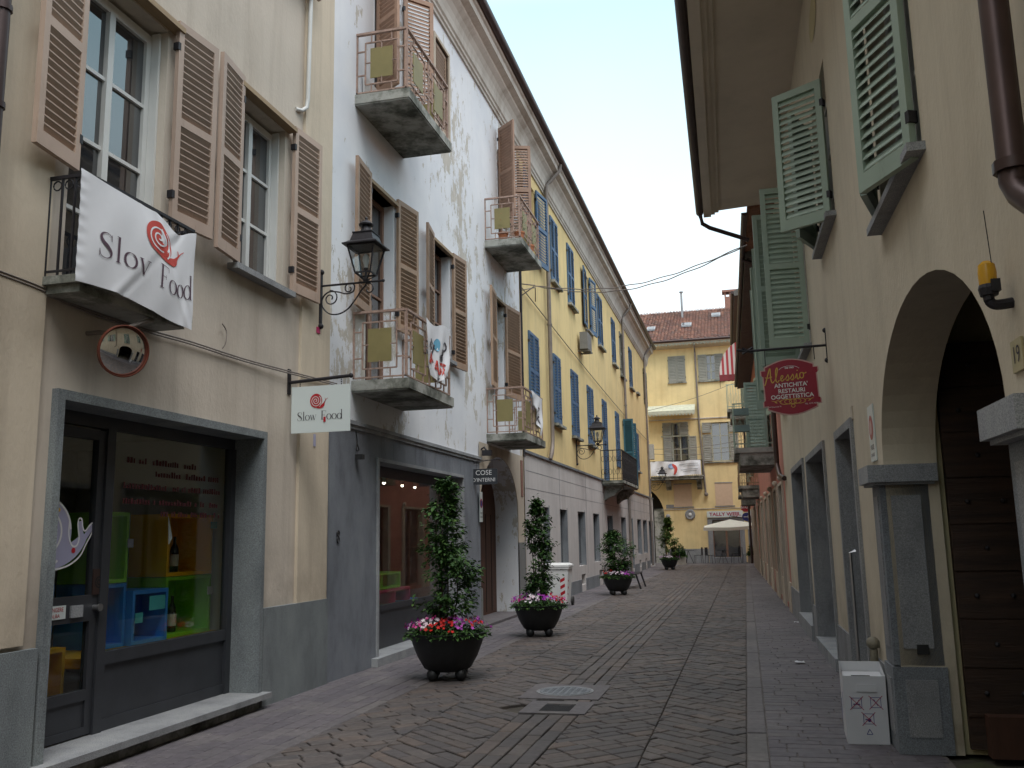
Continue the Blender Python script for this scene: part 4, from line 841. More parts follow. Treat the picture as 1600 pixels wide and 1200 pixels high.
# cloth flags on balconies
def flag(name, label, u0, u1, d, pts_top, H, mat, texts, uvslope=0):
    t = thing(name, label, 'flag', FL(u0, d, 4)); n, k = 16, 20
    def P(a, b, o=0):  # a along, b down
        zt = pts_top(a); wv = .03*math.sin(11*a+5*b)+.02*math.sin(23*a-3*b)
        nar = 1-.45*b*b; uu = u0+(u1-u0)*(.5+(a-.5)*nar)+uvslope*b
        return (uu, d+.02+wv*b+o, zt-H(a)*b)
    m = MB(F); i0 = m.add([P(i/n, j/k) for i in range(n+1) for j in range(k+1)]); m.f = [(i0+i*(k+1)+j, i0+i*(k+1)+j+1, i0+(i+1)*(k+1)+j+1, i0+(i+1)*(k+1)+j) for i in range(n) for j in range(k)]
    o = m.build('cloth', mat, t, norm=False); 
    for p in o.data.polygons: p.use_smooth = True
    for body, a0, b0, s_, mt_, rot in texts:
        V, Fc = text2d(body, s_, 'LEFT', .006*s_/.2); m = MB(F); c, s2 = math.cos(R_(rot)), math.sin(R_(rot)); put2d(m, V, Fc, lambda x, y: P(a0+(x*c-y*s2), b0-(x*s2+y*c), .008)); m.build('print', mt_, t, norm=False)
    return t, P
ft, FP = flag('printed_flag', 'white printed flag knotted over the railing of the near lower balcony', 11.28, 12.28, .78, lambda a: 4.54-.05*math.sin(a*6), lambda a: .70+.12*math.sin(a*3), M_cloth, [('SI', .10, .36, .30, M_ink, -28), ('MO', .62, .62, .24, M_ink, 50), ('PAESE', .08, .66, .30, M_redb, -14), ('ALPI', .25, .93, .10, M_ink, 0)])
m = MB(F); put2d(m, [(.42+.13*math.cos(a), .33+.11*math.sin(a)) for a in [2*math.pi*k/20 for k in range(20)]], [tuple(range(20))], lambda x, y: FP(x, y, .007)); m.build('blue_globe', simple('sky blue print', (.12, .35, .5), .8), ft, norm=False)
flag('small_flag', 'white flag with dark lettering draped on the far lower balcony of the white building', 17.55, 18.5, .78, lambda a: 4.5-.05*a, lambda a: .25+.55*a, M_cloth, [('NO', .55, .45, .3, M_ink, -60)])
# plants on the top far balcony: pots
for u, d_, lb in ((17.25, .35, 'terracotta pot on the near side of the top far balcony'), (17.3, .68, 'terracotta pot at the outer corner of the top far balcony'), (18.2, .68, 'terracotta pot with red flowers along the top far balcony')):
    t = thing('flower_pot', lb, 'flower pot', FL(u, d_, 7.54), 'terracotta pots on the top far balcony'); MB(F).lathe([(.07, 0), (.10, .15), (.11, .15), (.11, .18), (.01, .18)], (u, d_, 7.54), 14).build('pot', M_terra, t)
    m = MB(F)
    for k in range(90):
        a, r, z = random.uniform(0, 6.28), random.uniform(0, .16), random.uniform(.16, .5); x, y, zz = u+r*math.cos(a), d_+r*math.sin(a), 7.54+z; m.face([(x, y, zz), (x+.04, y+random.uniform(-.02, .02), zz+.02), (x+.03, y+.03, zz+.05)])
    m.build('foliage', M_leaf, t, norm=False)
    m = MB(F)
    for k in range(26):
        a, r, z = random.uniform(0, 6.28), random.uniform(.05, .24), random.uniform(.15, .55); x, y, zz = u+r*math.cos(a), d_+r*math.sin(a), 7.54+z; m.face([(x, y, zz), (x+.03, y, zz+.005), (x+.015, y, zz+.03)])
    m.build('flowers', M_petr, t, norm=False)
# shop sign by the arch
t = thing('shop_sign', 'dark grey hanging sign with white capitals by the arched carriage door', 'sign', (-4.5, 16, 2.56))
m = MB(); m.tube([(-4.76, 16, 2.98), (-4.25, 16, 3.02)], .01, 6); m.tube([(-4.77+.05*math.cos(a), 16, 2.93+.07*math.sin(a)) for a in [R_(20+260*k/14) for k in range(15)]], .009, 6); m.box(-4.7, -4.695, 15.998, 16.002, 2.85, 2.99).box(-4.4, -4.395, 15.998, 16.002, 2.85, 3.0); m.build('bracket', M_iron, t)
m = MB(); m.box(-4.81, -4.30, 15.99, 16.01, 2.565, 2.85); m.build('board', M_anth, t)
m = MB(); V, Fc = text2d('COSE', .125); put2d(m, V, Fc, lambda x, y: (-4.555+x, 15.987, 2.775+y)); V, Fc = text2d("D'INTERNI", .098); put2d(m, V, Fc, lambda x, y: (-4.555+x*.95, 15.987, 2.645+y)); m.build('lettering', M_whitepaint, t, norm=False)
def disc(mb, fn, cx, cy, r, n=24): put2d(mb, [(cx+r*math.cos(2*math.pi*k/n), cy+r*math.sin(2*math.pi*k/n)) for k in range(n)], [tuple(range(n))], fn)
t = thing('no_parking_sign', 'narrow white no parking plate beside the arched carriage door on the left', 'sign', FL(16.4, .06, 1.9))
MB(F).box(16.25, 16.43, .06, .07, 1.9, 2.45).build('plate', M_signw, t); m = MB(F); disc(m, lambda x, y: (x, .072, y), 16.34, 2.24, .085); m.build('red_disc', M_redink, t, norm=False); m = MB(F); disc(m, lambda x, y: (x, .074, y), 16.34, 2.24, .055); m.build('blue_disc', M_blueink, t, norm=False)
m = MB(F); V, Fc = text2d('PASSO', .05); put2d(m, V, Fc, lambda x, y: (16.34+x, .072, 2.06+y)); V, Fc = text2d('CARRAIO', .042); put2d(m, V, Fc, lambda x, y: (16.34+x, .072, 1.99+y)); m.build('print', M_ink, t, norm=False)

# ================================================================== YELLOW BUILDING
B3 = thing('yellow_building', 'long yellow building with closed blue shutters above pale stone cladding', 'building', (-4.78, 35, 0))
U0, U1 = 20.0, 49.6
gw = [(21.86, 22.55, .9), (23.95, 24.95, .75), (26.65, 27.85, .75), (29.45, 30.65, .78), (32.6, 33.9, 1.0), (36.35, 37.75, .75), (38.85, 40.2, .2), (41.9, 43.4, .75), (44.3, 46.0, .75), (47.0, 49.2, .12)]
holes = [(a, b, c, 2.33, .001) for a, b, c in gw]+[(27.0, 27.7, .2, .5, .001), (30.4, 31.1, .2, .5, .001), (42.2, 43, .2, .5, .001), (44.8, 45.5, .2, .5, .001), (29.5, 30.25, 8.42, 10.4, .2), (20.95, 21.85, 8.42, 10.4, .2), (38.2, 39.4, 3.55, 6.4, .25)]
m = MB(F); facade(m, U0, U1, 0, 10.75, holes); solid_back(m, U0, U1, 0, 11.7, 9); m.face([(U0, 0, 10.75), (U1, 0, 10.75), (U1, 0, 11.7), (U0, 0, 11.7)]); m.build('wall', M_yellow, B3)
m = MB(F); facade(m, U0+.0, U1+.0, .0, 3.5, [h[:4]+(.25,) for h in holes if h[3] < 3]); m.v = [(v[0]+.035, v[1], v[2]) for v in m.v]; m.build('stone_cladding', M_clad, B3)
MB(F).box(20.02, 49.6, .035, .075, 3.5, 3.56).build('string_course', M_granite_d, B3)
m = MB(F)
for z in (3.10, 2.70): m.box(20.1, 49.5, .0352, .0375, z, z+.012)
for u in (24.0, 28.2, 31.5, 38.5, 41, 45): m.box(u, u+.02, .0352, .0375, .5, 3.5)
m.build('cladding_joints', M_granite_d, B3)
m = MB(F); [m.box(a, b, .035, .05, 0, .36) for a, b in ((20.05, 26.95), (27.75, 30.35), (31.15, 38.8), (40.25, 42.15), (43.05, 44.75), (45.55, 46.95))]; m.build('plinth', M_granite_d, B3)
for a, b, c in gw: wo = window(F, B3, a, b, c, 2.33, -.12, 1 if b-a < 1 else 2, 1, M_granite_d, .05); MB(F).box(b-.014, b-.003, -.07, .036, c, 2.33).box(b, b+.07, .03, .04, c, 2.38).build('stone_jamb', M_granite_d, wo)
for h in holes[-7:-3]: MB(F).box(h[0], h[1], -.19, -.17, h[2], h[3]).build('vent_grille', M_dark, B3)
pr = lambda a, b, z0, z1, mt=M_shut_blue, sill=True: (shutter(F, B3, a, 1, z0, z1, (b-a)/2-.005, 0, mt, dh=.0, mids=1, pitch=.075), shutter(F, B3, b, -1, z0, z1, (b-a)/2-.005, 0, mt, dh=.0, mids=1, pitch=.075), MB(F).box(a-.05, b+.15, 0, .13, z0-.09, z0-.02).build('sill', M_concrete, B3) if sill else None)
pr(20.80, 21.85, 4.60, 6.5, sill=False); pr(23.72, 24.66, 4.62, 6.5); pr(26.30, 27.45, 4.55, 6.52); pr(29.2, 30.36, 4.58, 6.5); pr(32.45, 33.5, 3.56, 6.5, sill=False); pr(35.9, 36.95, 4.3, 6.5, sill=False)
pr(42.9, 44.0, 4.6, 6.4)
pr(23.75, 24.75, 8.58, 10.42); pr(26.26, 27.3, 8.56, 10.42); pr(32.1, 33.2, 8.45, 10.35); pr(35.75, 36.75, 8.45, 10.3); pr(38.2, 39.35, 8.35, 10.25, M_shut_grey); pr(41.4, 42.5, 8.35, 10.22); pr(47.7, 49.3, 8.42, 10.3, M_shut_grey, sill=False)
MB(F).box(44.0, 44.9, 0, .12, 8.4, 8.5).build('sill', M_concrete, B3)
for (a, b) in ((20.95, 21.85), (29.5, 30.25)): shutter(F, B3, a, -1, 8.45, 10.42, .78, 4, M_shut_blue, pitch=.075); shutter(F, B3, b, 1, 8.45, 10.42, .80, 6, M_shut_blue, pitch=.075); window(F, B3, a, b, 8.42, 10.4, -.18, 2, 3, M_olive, .05, sill=.13)
shutter(F, B3, 38.2, -1, 3.62, 6.45, .42, 88, M_shut_teal, pitch=.08); shutter(F, B3, 39.45, 1, 3.62, 6.45, .60, 30, M_shut_teal, pitch=.08); window(F, B3, 38.2, 39.4, 3.55, 6.4, -.2, 2, 3, M_olive)
cornice(B3, 20.0, 49.6, M_cornice)
for u0_, zt in ((22.9, None), (38.7, None), (47.6, None)):
    top = [(u0_+.3, .46, 11.62), (u0_+.3, .44, 11.45), (u0_+.15, .2, 11.1), (u0_, .11, 10.95)]
    bot = [(u0_, .11, 4.3), (u0_, .11, 4.05), (u0_-.12, .12, 3.85), (u0_-.25, .13, 3.7), (u0_-.3, .1, 3.55)] if u0_ < 30 else ([(u0_, .11, .1)])
    pipe(F, B3, top+[(u0_, .11, 7.8)]+bot, .055, M_grpipe, 'downspout', [(u0_, .11, z) for z in (9.6, 7.1)])
pipe(F, B3, [(20.04, .03, 10.5), (20.04, .03, 3.4)], .03, M_iron, 'corner_pipe')
# curved stone balcony with iron railing
bs = MB(F); bs.box(31.6, 36.2, 0, .80, 3.40, 3.50).box(31.65, 36.15, 0, .76, 3.34, 3.40)
for a in (32.0, 35.3): bs.prism([(0, 3.34), (.68, 3.34), (.66, 3.2), (.5, 3.12), (.42, 3.0), (.25, 2.96), (.12, 2.88), (0, 2.78)], 'u', a, a+.45)
bal3 = bs.build('balcony', M_concrete, B3); m = MB(F); z0, z1 = 3.5, 4.55
m.box(31.62, 36.18, .74, .77, z1-.02, z1+.01).box(31.62, 36.18, .75, .765, z0+.06, z0+.075).box(31.62, 31.65, 0, .77, z1-.02, z1+.01).box(31.63, 31.645, 0, .77, z0+.06, z0+.075).box(36.15, 36.18, 0, .77, z1-.02, z1+.01)
for k in range(36): u = 31.63+k*.13; m.box(u-.008, u+.008, .75, .765, z0, z1)
for k in range(6): m.box(31.63, 31.645, .02+k*.14, .035+k*.14, z0, z1)
for k in range(6):
    for zz in (z0+.3, z0+.75): m.tube([(31.637, .09+k*.125+.05*math.cos(a), zz+.1*math.sin(a)) for a in [2*math.pi*q/10 for q in range(10)]], .006, 4, True)
for k in range(17):
    for zz in (z0+.3, z0+.75): m.tube([(31.76+k*.26+.06*math.cos(a), .757, zz+.1*math.sin(a)) for a in [2*math.pi*q/10 for q in range(10)]], .006, 4, True)
m.build('railing', M_iron, bal3)
MB(F).box(27.7, 28.5, .08, .33, 7.4, 7.94).box(27.8, 27.85, .0, .38, 7.34, 7.38).box(28.3, 28.35, 0, .38, 7.34, 7.38).build('air_conditioner', simple('grey ac casing', (.17, .165, .155), .6), B3)
MB(F).box(49.0, 49.5, .0, .25, 5.6, 6.4).build('meter_box', simple('pale meter box', (.42, .42, .4), .6), B3)
m = MB(F); m.tube(catmull([(20.1, .05, 7.35), (27, .05, 7.05), (34, .05, 6.8), (42, .05, 6.6), (49, .05, 6.5)], 6), .013, 6); m.build('facade_cable', M_grpipe, B3)

# ================================================================== END BUILDING
F = FE
B4 = thing('end_building', 'warm yellow house with red tiled roof closing the end of the street', 'building', (-2, 54, 0))
X0, X1 = -16, 9
holes = [(-2.02+.18, -.32, .28, 2.38, .35), (.35, 1.6, .28, 2.38, .35), (-8.2, -4.52, 0, 4.55, .8, 1.85), (-3.9, -2.9, 10.5, 12.05, .15), (-2.15, -.7, 10.48, 12.03, .15), (-4.4, -2.92, 5.7, 8.1, .15), (-1.62, -.6, 5.72, 8.0, .15), (1.0, 2.2, 5.7, 8.0, .15), (1.2, 2.2, 10.5, 12, .15), (3.9, 4.9, 5.7, 8.0, .15), (4, 5, 10.5, 12, .15), (-12, -11, 5.7, 8, .15), (-9, -8, 5.7, 8, .15), (-12, -11, 10.5, 12, .15), (-9, -8, 10.5, 12, .15)]
m = MB(F); facade(m, X0, X1, 0, 12.7, holes); solid_back(m, X0, X1, 0, 12.7, 12); m.build('wall', M_yellowfar, B4)
MB(F).box(-4.5, X1, 0, .04, 3.02, 3.06).box(-5.4, X1, 0, .05, 8.24, 8.30).build('string_course', M_cornice, B4)
m = MB(F); m.box(-4.45, -2.12, 0, .04, 0, .78).box(.15, .35, 0, .04, 0, .9).box(1.6, 9, 0, .04, 0, .78); m.build('plinth', M_granite, B4)
m = MB(F); m.box(-2.1, -1.835, -.3, .05, 0, 2.5).box(-.325, -.06, -.3, .05, 0, 2.5).box(-1.835, -.325, -.3, .05, 2.375, 2.5).box(.12, .355, -.3, .05, 0, 2.5).box(.355, 1.6, -.3, .05, 2.375, 2.5); m.build('shop_surround', M_granite, B4)
MB(F).box(-1.9, -.28, -.3, .5, 0, .285).box(.3, 1.6, -.3, .3, 0, .285).build('step', M_granite, B4)
for a, b in ((-1.84, -.32), (.35, 1.6)):
    m = MB(F); m.box(a, a+.06, -.3, -.22, .28, 2.38).box(b-.06, b, -.3, -.22, .28, 2.38).box((a+b)/2-.05, (a+b)/2+.05, -.3, -.21, .28, 2.32).box(a, b, -.3, -.22, 2.32, 2.38); o = m.build('shop_window', M_woodframe, B4); MB(F).box(a+.02, b-.02, -.28, -.26, .3, 2.36).build('pane', M_pane, o)
m = MB(F); m.box(-1.6, -1.28, -.255, -.25, 1.78, 2.0).box(-1.2, -1.08, -.255, -.25, 1.78, 1.86).box(-1.0, -.84, -.255, -.25, 1.84, 1.9); tag(m.build('window_stickers', M_cyan), 'pale blue and white stickers on the far shop door glass', 'sticker')
# far shop sign
t = thing('fascia_sign', 'white fascia sign with red capitals above the far shop door', 'sign', (-1.1, 53.9, 2.53)); MB(F).box(-2.1, -.1, .05, .12, 2.53, 2.88).build('board', M_signw, t)
m = MB(F); V, Fc = text2d('TALLY WEIJL', .26, bold=.008); xs = [v[0] for v in V]; k = 1.76/(max(xs)-min(xs)); put2d(m, V, Fc, lambda x, y: (-1.10+x*k, .125, 2.695+y)); m.build('lettering', M_redink, t, norm=False)
tag(MB(F).box(.12, 1.5, .05, .12, 2.53, 2.88).build('fascia_board', M_signw), 'plain white fascia board at the right edge of the far yellow house', 'sign')
# roof
m = MB(F); ez, rz, ed, rd_ = 12.86, 16.2, .65, -6
m.prism([(ed, ez), (rd_, rz), (-12.6, ez), (-12.6, ez-.1), (rd_, rz-.1), (ed-.0, ez-.1)], 'u', X0-.3, X1+.3); rf = m.build('roof', M_tile, B4)
m = MB(F); nx, ny = 130, 26
for i in range(nx):
    x = X0-.3+(X1-X0+.6)*i/nx; w = (X1-X0+.6)/nx
    for j in range(ny):
        a, b = j/ny, (j+1.12)/ny; jt = random.uniform(-.012, .012); jx = random.uniform(-.015, .015)
        P_ = lambda t, h: (ed-(ed-rd_)*t, ez+(rz-ez)*t+h)
        prof = [(0, .01), (.22, .06), (.5, .085), (.78, .06), (1, .01)]
        lo = [(x+jx+p*w, P_(a, h+.03+jt)[0]+.0, P_(a, h+.03+jt)[1]) for p, h in prof]; hi = [(x+jx+p*w, P_(b, h+jt)[0], P_(b, h+jt)[1]) for p, h in prof]
        i0 = m.add(lo+hi); m.f += [(i0+k, i0+k+1, i0+k+6, i0+k+5) for k in range(4)]
m.build('roof_tiles', M_tile, B4, norm=False)
MB(F).prism([(0, 12.5), (.55, 12.62), (.62, 12.75), (.66, 12.85), (0, 12.85)], 'u', X0, X1).build('eave', M_soffit, B4)
m = MB(F)
i = 0; x = X0
while x < X1: m.face([(x, .60, 12.75), (x+.22, .60, 12.75), (x+.11, .60, 12.55)]); x += .2
m.box(X0, X1, .595, .605, 12.68, 12.8); m.build('eave_valance', simple('pale green valance', (.45, .47, .38), .7), B4, norm=False)
MB(F).tube([(X0, .70, 12.84), (X1, .70, 12.84)], .07, 8).build('gutter', M_gutter, B4)
for x, t_, w in ((-5.2, .35, .5), (-3.1, .40, .6), (-1.3, .68, .55)):
    d = ed-(ed-rd_)*t_; z = ez+(rz-ez)*t_; m = MB(F); m.hexa([(x, d+.25, z+.0), (x+w, d+.25, z+.0), (x+w, d-.35, z+.30), (x, d-.35, z+.30), (x, d+.25, z+.10), (x+w, d+.25, z+.10), (x+w, d-.35, z+.40), (x, d-.35, z+.40)]); o = m.build('skylight', M_granite_l, B4)
    m = MB(F); m.face([(x+.05, d+.2, z+.135), (x+w-.05, d+.2, z+.135), (x+w-.05, d-.3, z+.385), (x+.05, d-.3, z+.385)]); m.build('pane', M_pane, o)
MB(F).tube([(-3.15, -4.3, 15.0), (-3.15, -4.3, 17.1)], .07, 8).lathe([(.13, 0), (.13, .06), (.02, .1)], (-3.15, -4.3, 17.05), 10).build('flue', M_granite_l, B4)
m = MB(F); m.box(-.45, .25, -6.3, -5.7, 15.6, 16.9).box(-.45, -.35, -6.3, -5.7, 16.9, 17.2).box(.15, .25, -6.3, -5.7, 16.9, 17.2).box(-.15, -.05, -6.3, -5.7, 16.9, 17.2).box(-.6, .4, -6.4, -5.6, 17.2, 17.34); m.build('chimney', M_chimney, B4)
# windows with louvred grey shutters
def w4(a, b, z0, z1): return window(F, B4, a, b, z0, z1, -.12, 2, 3, M_olive, .07)
def sh4(u, s_, z0, z1, w, mids=1, ang=3): shutter(F, B4, u, s_, z0, z1, w, ang, M_shut_grey, dh=.03, mids=mids, pitch=.09)
w4(-3.9, -2.9, 10.5, 12.05); sh4(-3.9, 1, 10.5, 12.05, .49, 0, 0); sh4(-2.9, -1, 10.5, 12.05, .49, 0, 0); MB(F).box(-3.95, -2.85, 0, .1, 10.42, 10.48).build('sill', M_concrete, B4)
w4(-2.15, -.7, 10.48, 12.03); sh4(-2.15, 1, 10.48, 12.03, .5, 0, 0); sh4(-.7, -1, 10.48, 12.03, .5, 0, 0); MB(F).box(-2.2, -.65, 0, .1, 10.4, 10.46).build('sill', M_concrete, B4)
w4(-3.88, -2.92, 5.7, 8.1); sh4(-4.4, 1, 7.35, 8.1, .5, 0, 0); sh4(-2.92, -1, 7.35, 8.1, .5, 0, 0); sh4(-3.88, -1, 5.7, 7.25, .5); sh4(-2.92, 1, 5.7, 7.25, .45)
MB(F).box(-4.5, -2.85, 0, .05, 7.26, 7.33).build('transom', M_olive, B4)
w4(-1.62, -.6, 5.72, 8.0); sh4(-1.62, -1, 7.4, 8.0, .5, 0); sh4(-.6, 1, 7.4, 8.0, .5, 0); sh4(-1.62, -1, 5.75, 7.3, .5); sh4(-.6, 1, 5.75, 7.3, .5); MB(F).box(-2.15, -.1, 0, .1, 5.64, 5.70).build('sill', M_concrete, B4)
for a in (1.0,): w4(a, a+1.2, 5.7, 8.0); sh4(a, -1, 5.7, 8, .55); sh4(a+1.2, 1, 5.7, 8, .55)
for a, b, c, d, e in [h[:5] for h in holes[8:]]: w4(a, b, c, d); sh4(a, 1, c, d, .49, 1, 0); sh4(b, -1, c, d, .49, 1, 0)
M_blind = simple('faded pink blind window', (.60, .44, .31), .9, 0, .05)
for a, b in ((-3.92, -2.9), (-1.58, -.61)):
    o = MB(F).box(a, b, -.0, .012, 3.2, 4.47).build('blind_window', M_blind, B4); MB(F).box(a-.06, b+.1, 0, .06, 3.12, 3.18).box(a, b+.03, 0, .03, 4.47, 4.52).build('sill', M_granite, o)
MB(F).box(-4.4, -3.95, .0, .02, 3.1, 3.32).build('street_plate', M_granite, B4)
MB(F).box(-5.1, -4.55, 0, .10, 0, 3.1).build('arch_pier', M_concrete, B4)
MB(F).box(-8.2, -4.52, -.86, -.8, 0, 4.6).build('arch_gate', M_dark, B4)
# window awning over the middle storey
t = thing('window_awning', 'pale green fixed awning with zigzag edge above the middle window of the end house', 'awning', (-3.8, 53.6, 8.4)); m = MB(F); m.hexa([(-5.3, .0, 9.1), (-2.45, .0, 9.1), (-2.45, .75, 8.68), (-5.3, .75, 8.68), (-5.3, .0, 9.13), (-2.45, .0, 9.13), (-2.45, .75, 8.71), (-5.3, .75, 8.71)]); m.build('canopy', simple('pale green awning', (.50, .51, .40), .7), t)
m = MB(F); m.box(-5.3, -2.45, .74, .755, 8.52, 8.7)
for k in range(15): a = -5.3+k*.19; m.face([(a, .7475, 8.52), (a+.19, .7475, 8.52), (a+.095, .7475, 8.40)])
m.build('valance', simple('valance paint', (.46, .47, .37), .7), t, norm=False)
# balcony with banner
m = MB(F); m.box(-5.3, -2.2, 0, .85, 4.72, 4.86).box(-5.35, -2.15, 0, .9, 4.86, 4.92)
for a in (-4.32, -2.56): m.prism([(0, 4.72), (.7, 4.72), (.68, 4.55), (.45, 4.42), (.2, 4.3), (0, 4.15)], 'u', a, a+.28)
bl = m.build('balcony', M_concrete, B4); m = MB(F); m.box(-5.3, -2.2, .82, .86, 5.76, 5.8); [m.box(-5.3+.12*k, -5.28+.12*k, .83, .85, 4.92, 5.76) for k in range(26)]; [m.box(-2.22, -2.2, .1+.12*k, .12+.12*k, 4.92, 5.76) for k in range(6)]; m.box(-2.23, -2.19, 0, .86, 5.76, 5.8); m.build('railing', M_iron, bl)
t = thing('balcony_banner', 'long white banner tied along the balcony railing of the end house', 'banner', (-3.7, 53.1, 4.95))
def B4P(x, y, o=0): return (-5.25+2.98*x, .90+.03*math.sin(14*x+3*y)+.02*math.sin(31*x-5*y)+o, 4.93+.83*y+.03*math.sin(9*x))
m = MB(F); n, k = 60, 12; i0 = m.add([B4P(i/n, j/k) for i in range(n+1) for j in range(k+1)]); m.f = [(i0+i*(k+1)+j, i0+i*(k+1)+j+1, i0+(i+1)*(k+1)+j+1, i0+(i+1)*(k+1)+j) for i in range(n) for j in range(k)]; m.build('cloth', M_cloth, t, norm=False)
m = MB(F); disc(m, lambda x, y: B4P(x, y, .02), .45, .68, .0); 
put2d(m, [(.44+.055*math.cos(a), .68+.17*math.sin(a)) for a in [2*math.pi*q/18 for q in range(18)]], [tuple(range(18))], lambda x, y: B4P(x, y, .02)); m.build('blue_cloud', simple('pale blue print', (.3, .4, .6), .8), t, norm=False)
m = MB(F); V, Fc = strip2d(catmull([(.47, .85, .02), (.50, .72, .07), (.53, .5, .06), (.52, .3, .05), (.50, .12, .03)], 4)); put2d(m, V, Fc, lambda x, y: B4P(x, y, .025)); m.build('red_figure', M_redb, t, norm=False)
m = MB(F)
for z, a, b in ((.75, .60, .95), (.62, .68, .95), (.38, .62, .95), (.25, .66, .92), (.45, .18, .36), (.28, .15, .34)):
    x = a
    while x < b: w = random.uniform(.008, .018); m.face([B4P(x, z, .02), B4P(x+w, z, .02), B4P(x+w, z+.05, .02), B4P(x, z+.05, .02)]); x += w+.006
m.build('print_lines', M_granite_l, t, norm=False)
pipe(F, B4, [(-2.3, .6, 12.7), (-2.3, .12, 12.2), (-2.27, .1, 8), (-2.1, .1, 4.0), (-2.08, .1, 3.9)], .055, M_grpipe, 'downspout'); MB(F).ball((-2.08, .12, 3.85), .12, 8).build('pipe_end', M_grpipe, B4)
t = thing('wall_fan', 'round grey convex fixture on the yellow wall of the end house', 'wall fixture', (-3.07, 53.9, 2.4)); MB(F).lathe([(.28, 0), (.29, .05), (.24, .08), (.12, .05), (.02, .05)], (-3.05, .02, 2.73), 24, 'y').build('ring', M_granite_l, t, smooth=True); MB(F).lathe([(.10, .06), (.08, .12), (.001, .14)], (-3.05, .02, 2.73), 16, 'y').build('hub', M_white, t, smooth=True)
m = MB(F); m.ball((-4.3, .2, 2.65), .13, 8); m.box(-4.36, -4.24, 0, .2, 2.62, 2.68); tag(m.build('wall_speaker', M_granite_l, smooth=False), 'small white globe shaped fixture on the pier at the left of the end house', 'wall fixture')
# overhead wires at the far end
m = MB()
for (a, b) in (((-4.7, 49.3, 6.15), (.35, 48, 6.35)), ((-4.7, 49.3, 5.9), (.4, 47, 5.75)), ((-4.75, 49.0, 8.2), (.5, 46, 9.2))): m.tube([tuple(a[k]+(b[k]-a[k])*i/8-(.15*math.sin(math.pi*i/8) if k == 2 else 0) for k in range(3)) for i in range(9)], .012, 5)
tag(m.build('overhead_wires', M_grpipe), 'thin wires crossing in front of the end house', 'wire')

# ================================================================== CREAM BUILDING (right, near)
F = FR
B5 = thing('cream_building', 'cream plastered building on the right with sage green shutters and a deep eave', 'building', (1.1, 8, 0))
U0, U1 = -6, 19.55
doors = [(8.98, 10.18, .12, 2.56), (11.55, 13.95, .14, 2.60), (14.68, 17.1, .22, 2.64)]
arch = (4.24, 7.45, 0, 3.07, .38, .95)
wn = [(5.25, 6.60, 3.72, 5.9), (8.95, 10.25, 4.64, 6.25), (12.15, 13.65, 4.0, 6.3), (15.1, 16.5, 4.0, 6.3), (17.6, 18.8, 4.0, 6.2), (1.2, 2.5, 3.9, 5.9), (-3, -1.8, 3.9, 5.9)]
m = MB(F); facade(m, U0, U1, 0, 7.66, [d+(.42,) for d in doors]+[arch]+[w+(.2,) for w in wn]); solid_back(m, U0, U1, 0, 7.66, 9); m.build('wall', M_cream, B5)
m = MB(F)
for a, b in ((7.86, 8.88), (10.28, 11.45), (14.05, 14.58), (17.2, U1), (U0, 3.8)): m.box(a, b, 0, .02, 0, .54)
m.build('plinth', M_granite, B5)
for a, b, c, d in doors:
    m = MB(F); m.box(a-.08, a+.005, -.42, .03, 0, d+.08).box(b-.005, b+.08, -.42, .03, 0, d+.08).box(a+.005, b-.005, -.42, .03, d-.005, d+.08); o = m.build('door_surround', M_granite, B5)
    MB(F).box(a-.02, b+.02, -.42, .06, 0, c+.004).build('step', M_granite_l, o)
    m = MB(F); m.box(a, a+.1, -.42, -.36, c, d).box(b-.1, b, -.42, -.36, c, d).box(a+.1, b-.1, -.42, -.36, d-.1, d).box(a+.1, b-.1, -.42, -.36, c, c+.12).box((a+b)/2-.04, (a+b)/2+.04, -.42, -.36, c+.12, d-.1); dd = m.build('glazed_door', M_anth, B5); MB(F).box(a+.1, b-.1, -.40, -.39, c+.12, d-.1).build('pane', M_pane, dd)
m = MB(F); m.tube([(9.3, .02, 1.42), (9.3, .07, 1.40), (9.3, .07, .2), (9.3, .02, .18)], .016, 8); tag(m.build('handrail', M_steel, smooth=True), 'upright brushed steel handrail beside the nearest door on the right', 'handrail')
# pier at the arch, with capital
def pier(u0, u1, lbl):
    m = MB(F); m.box(u0, u1, -.30, .045, .62, 1.94); o = m.build('pier', M_granite_d, B5)
    MB(F).box(u0-.015, u1+.015, -.315, .06, 0, .61).build('pier_base', M_granite_d, o)
    MB(F).box(u0-.05, u1+.05, -.34, .10, 1.94, 1.96).box(u0-.08, u1+.08, -.36, .13, 1.96, 2.09).build('capital', M_granite_l, o)
    m = MB(F)
    for s_, uu in ((-1, u0), (1, u1)):
        a, b = (uu-.008, uu) if s_ < 0 else (uu, uu+.008)
        m.box(a, b, -.24, -.03, .74, 1.86)
    m.box(u0+.08, u1-.08, .045, .053, .74, 1.86); m.box(u0+.08, u1-.08, .06, .066, .12, .52)
    for uu in ((u0-.021, u0-.015), (u1+.015, u1+.021)): m.box(uu[0], uu[1], -.24, -.02, .12, .52)
    m.build('panel', M_granite, o); return o
p1 = pier(7.45, 7.80, ''); p2 = pier(3.76, 4.11, '')
MB(F).box(7.435, 7.45, -.20, -.12, .70, .77).build('socket_plate', M_black, p1)
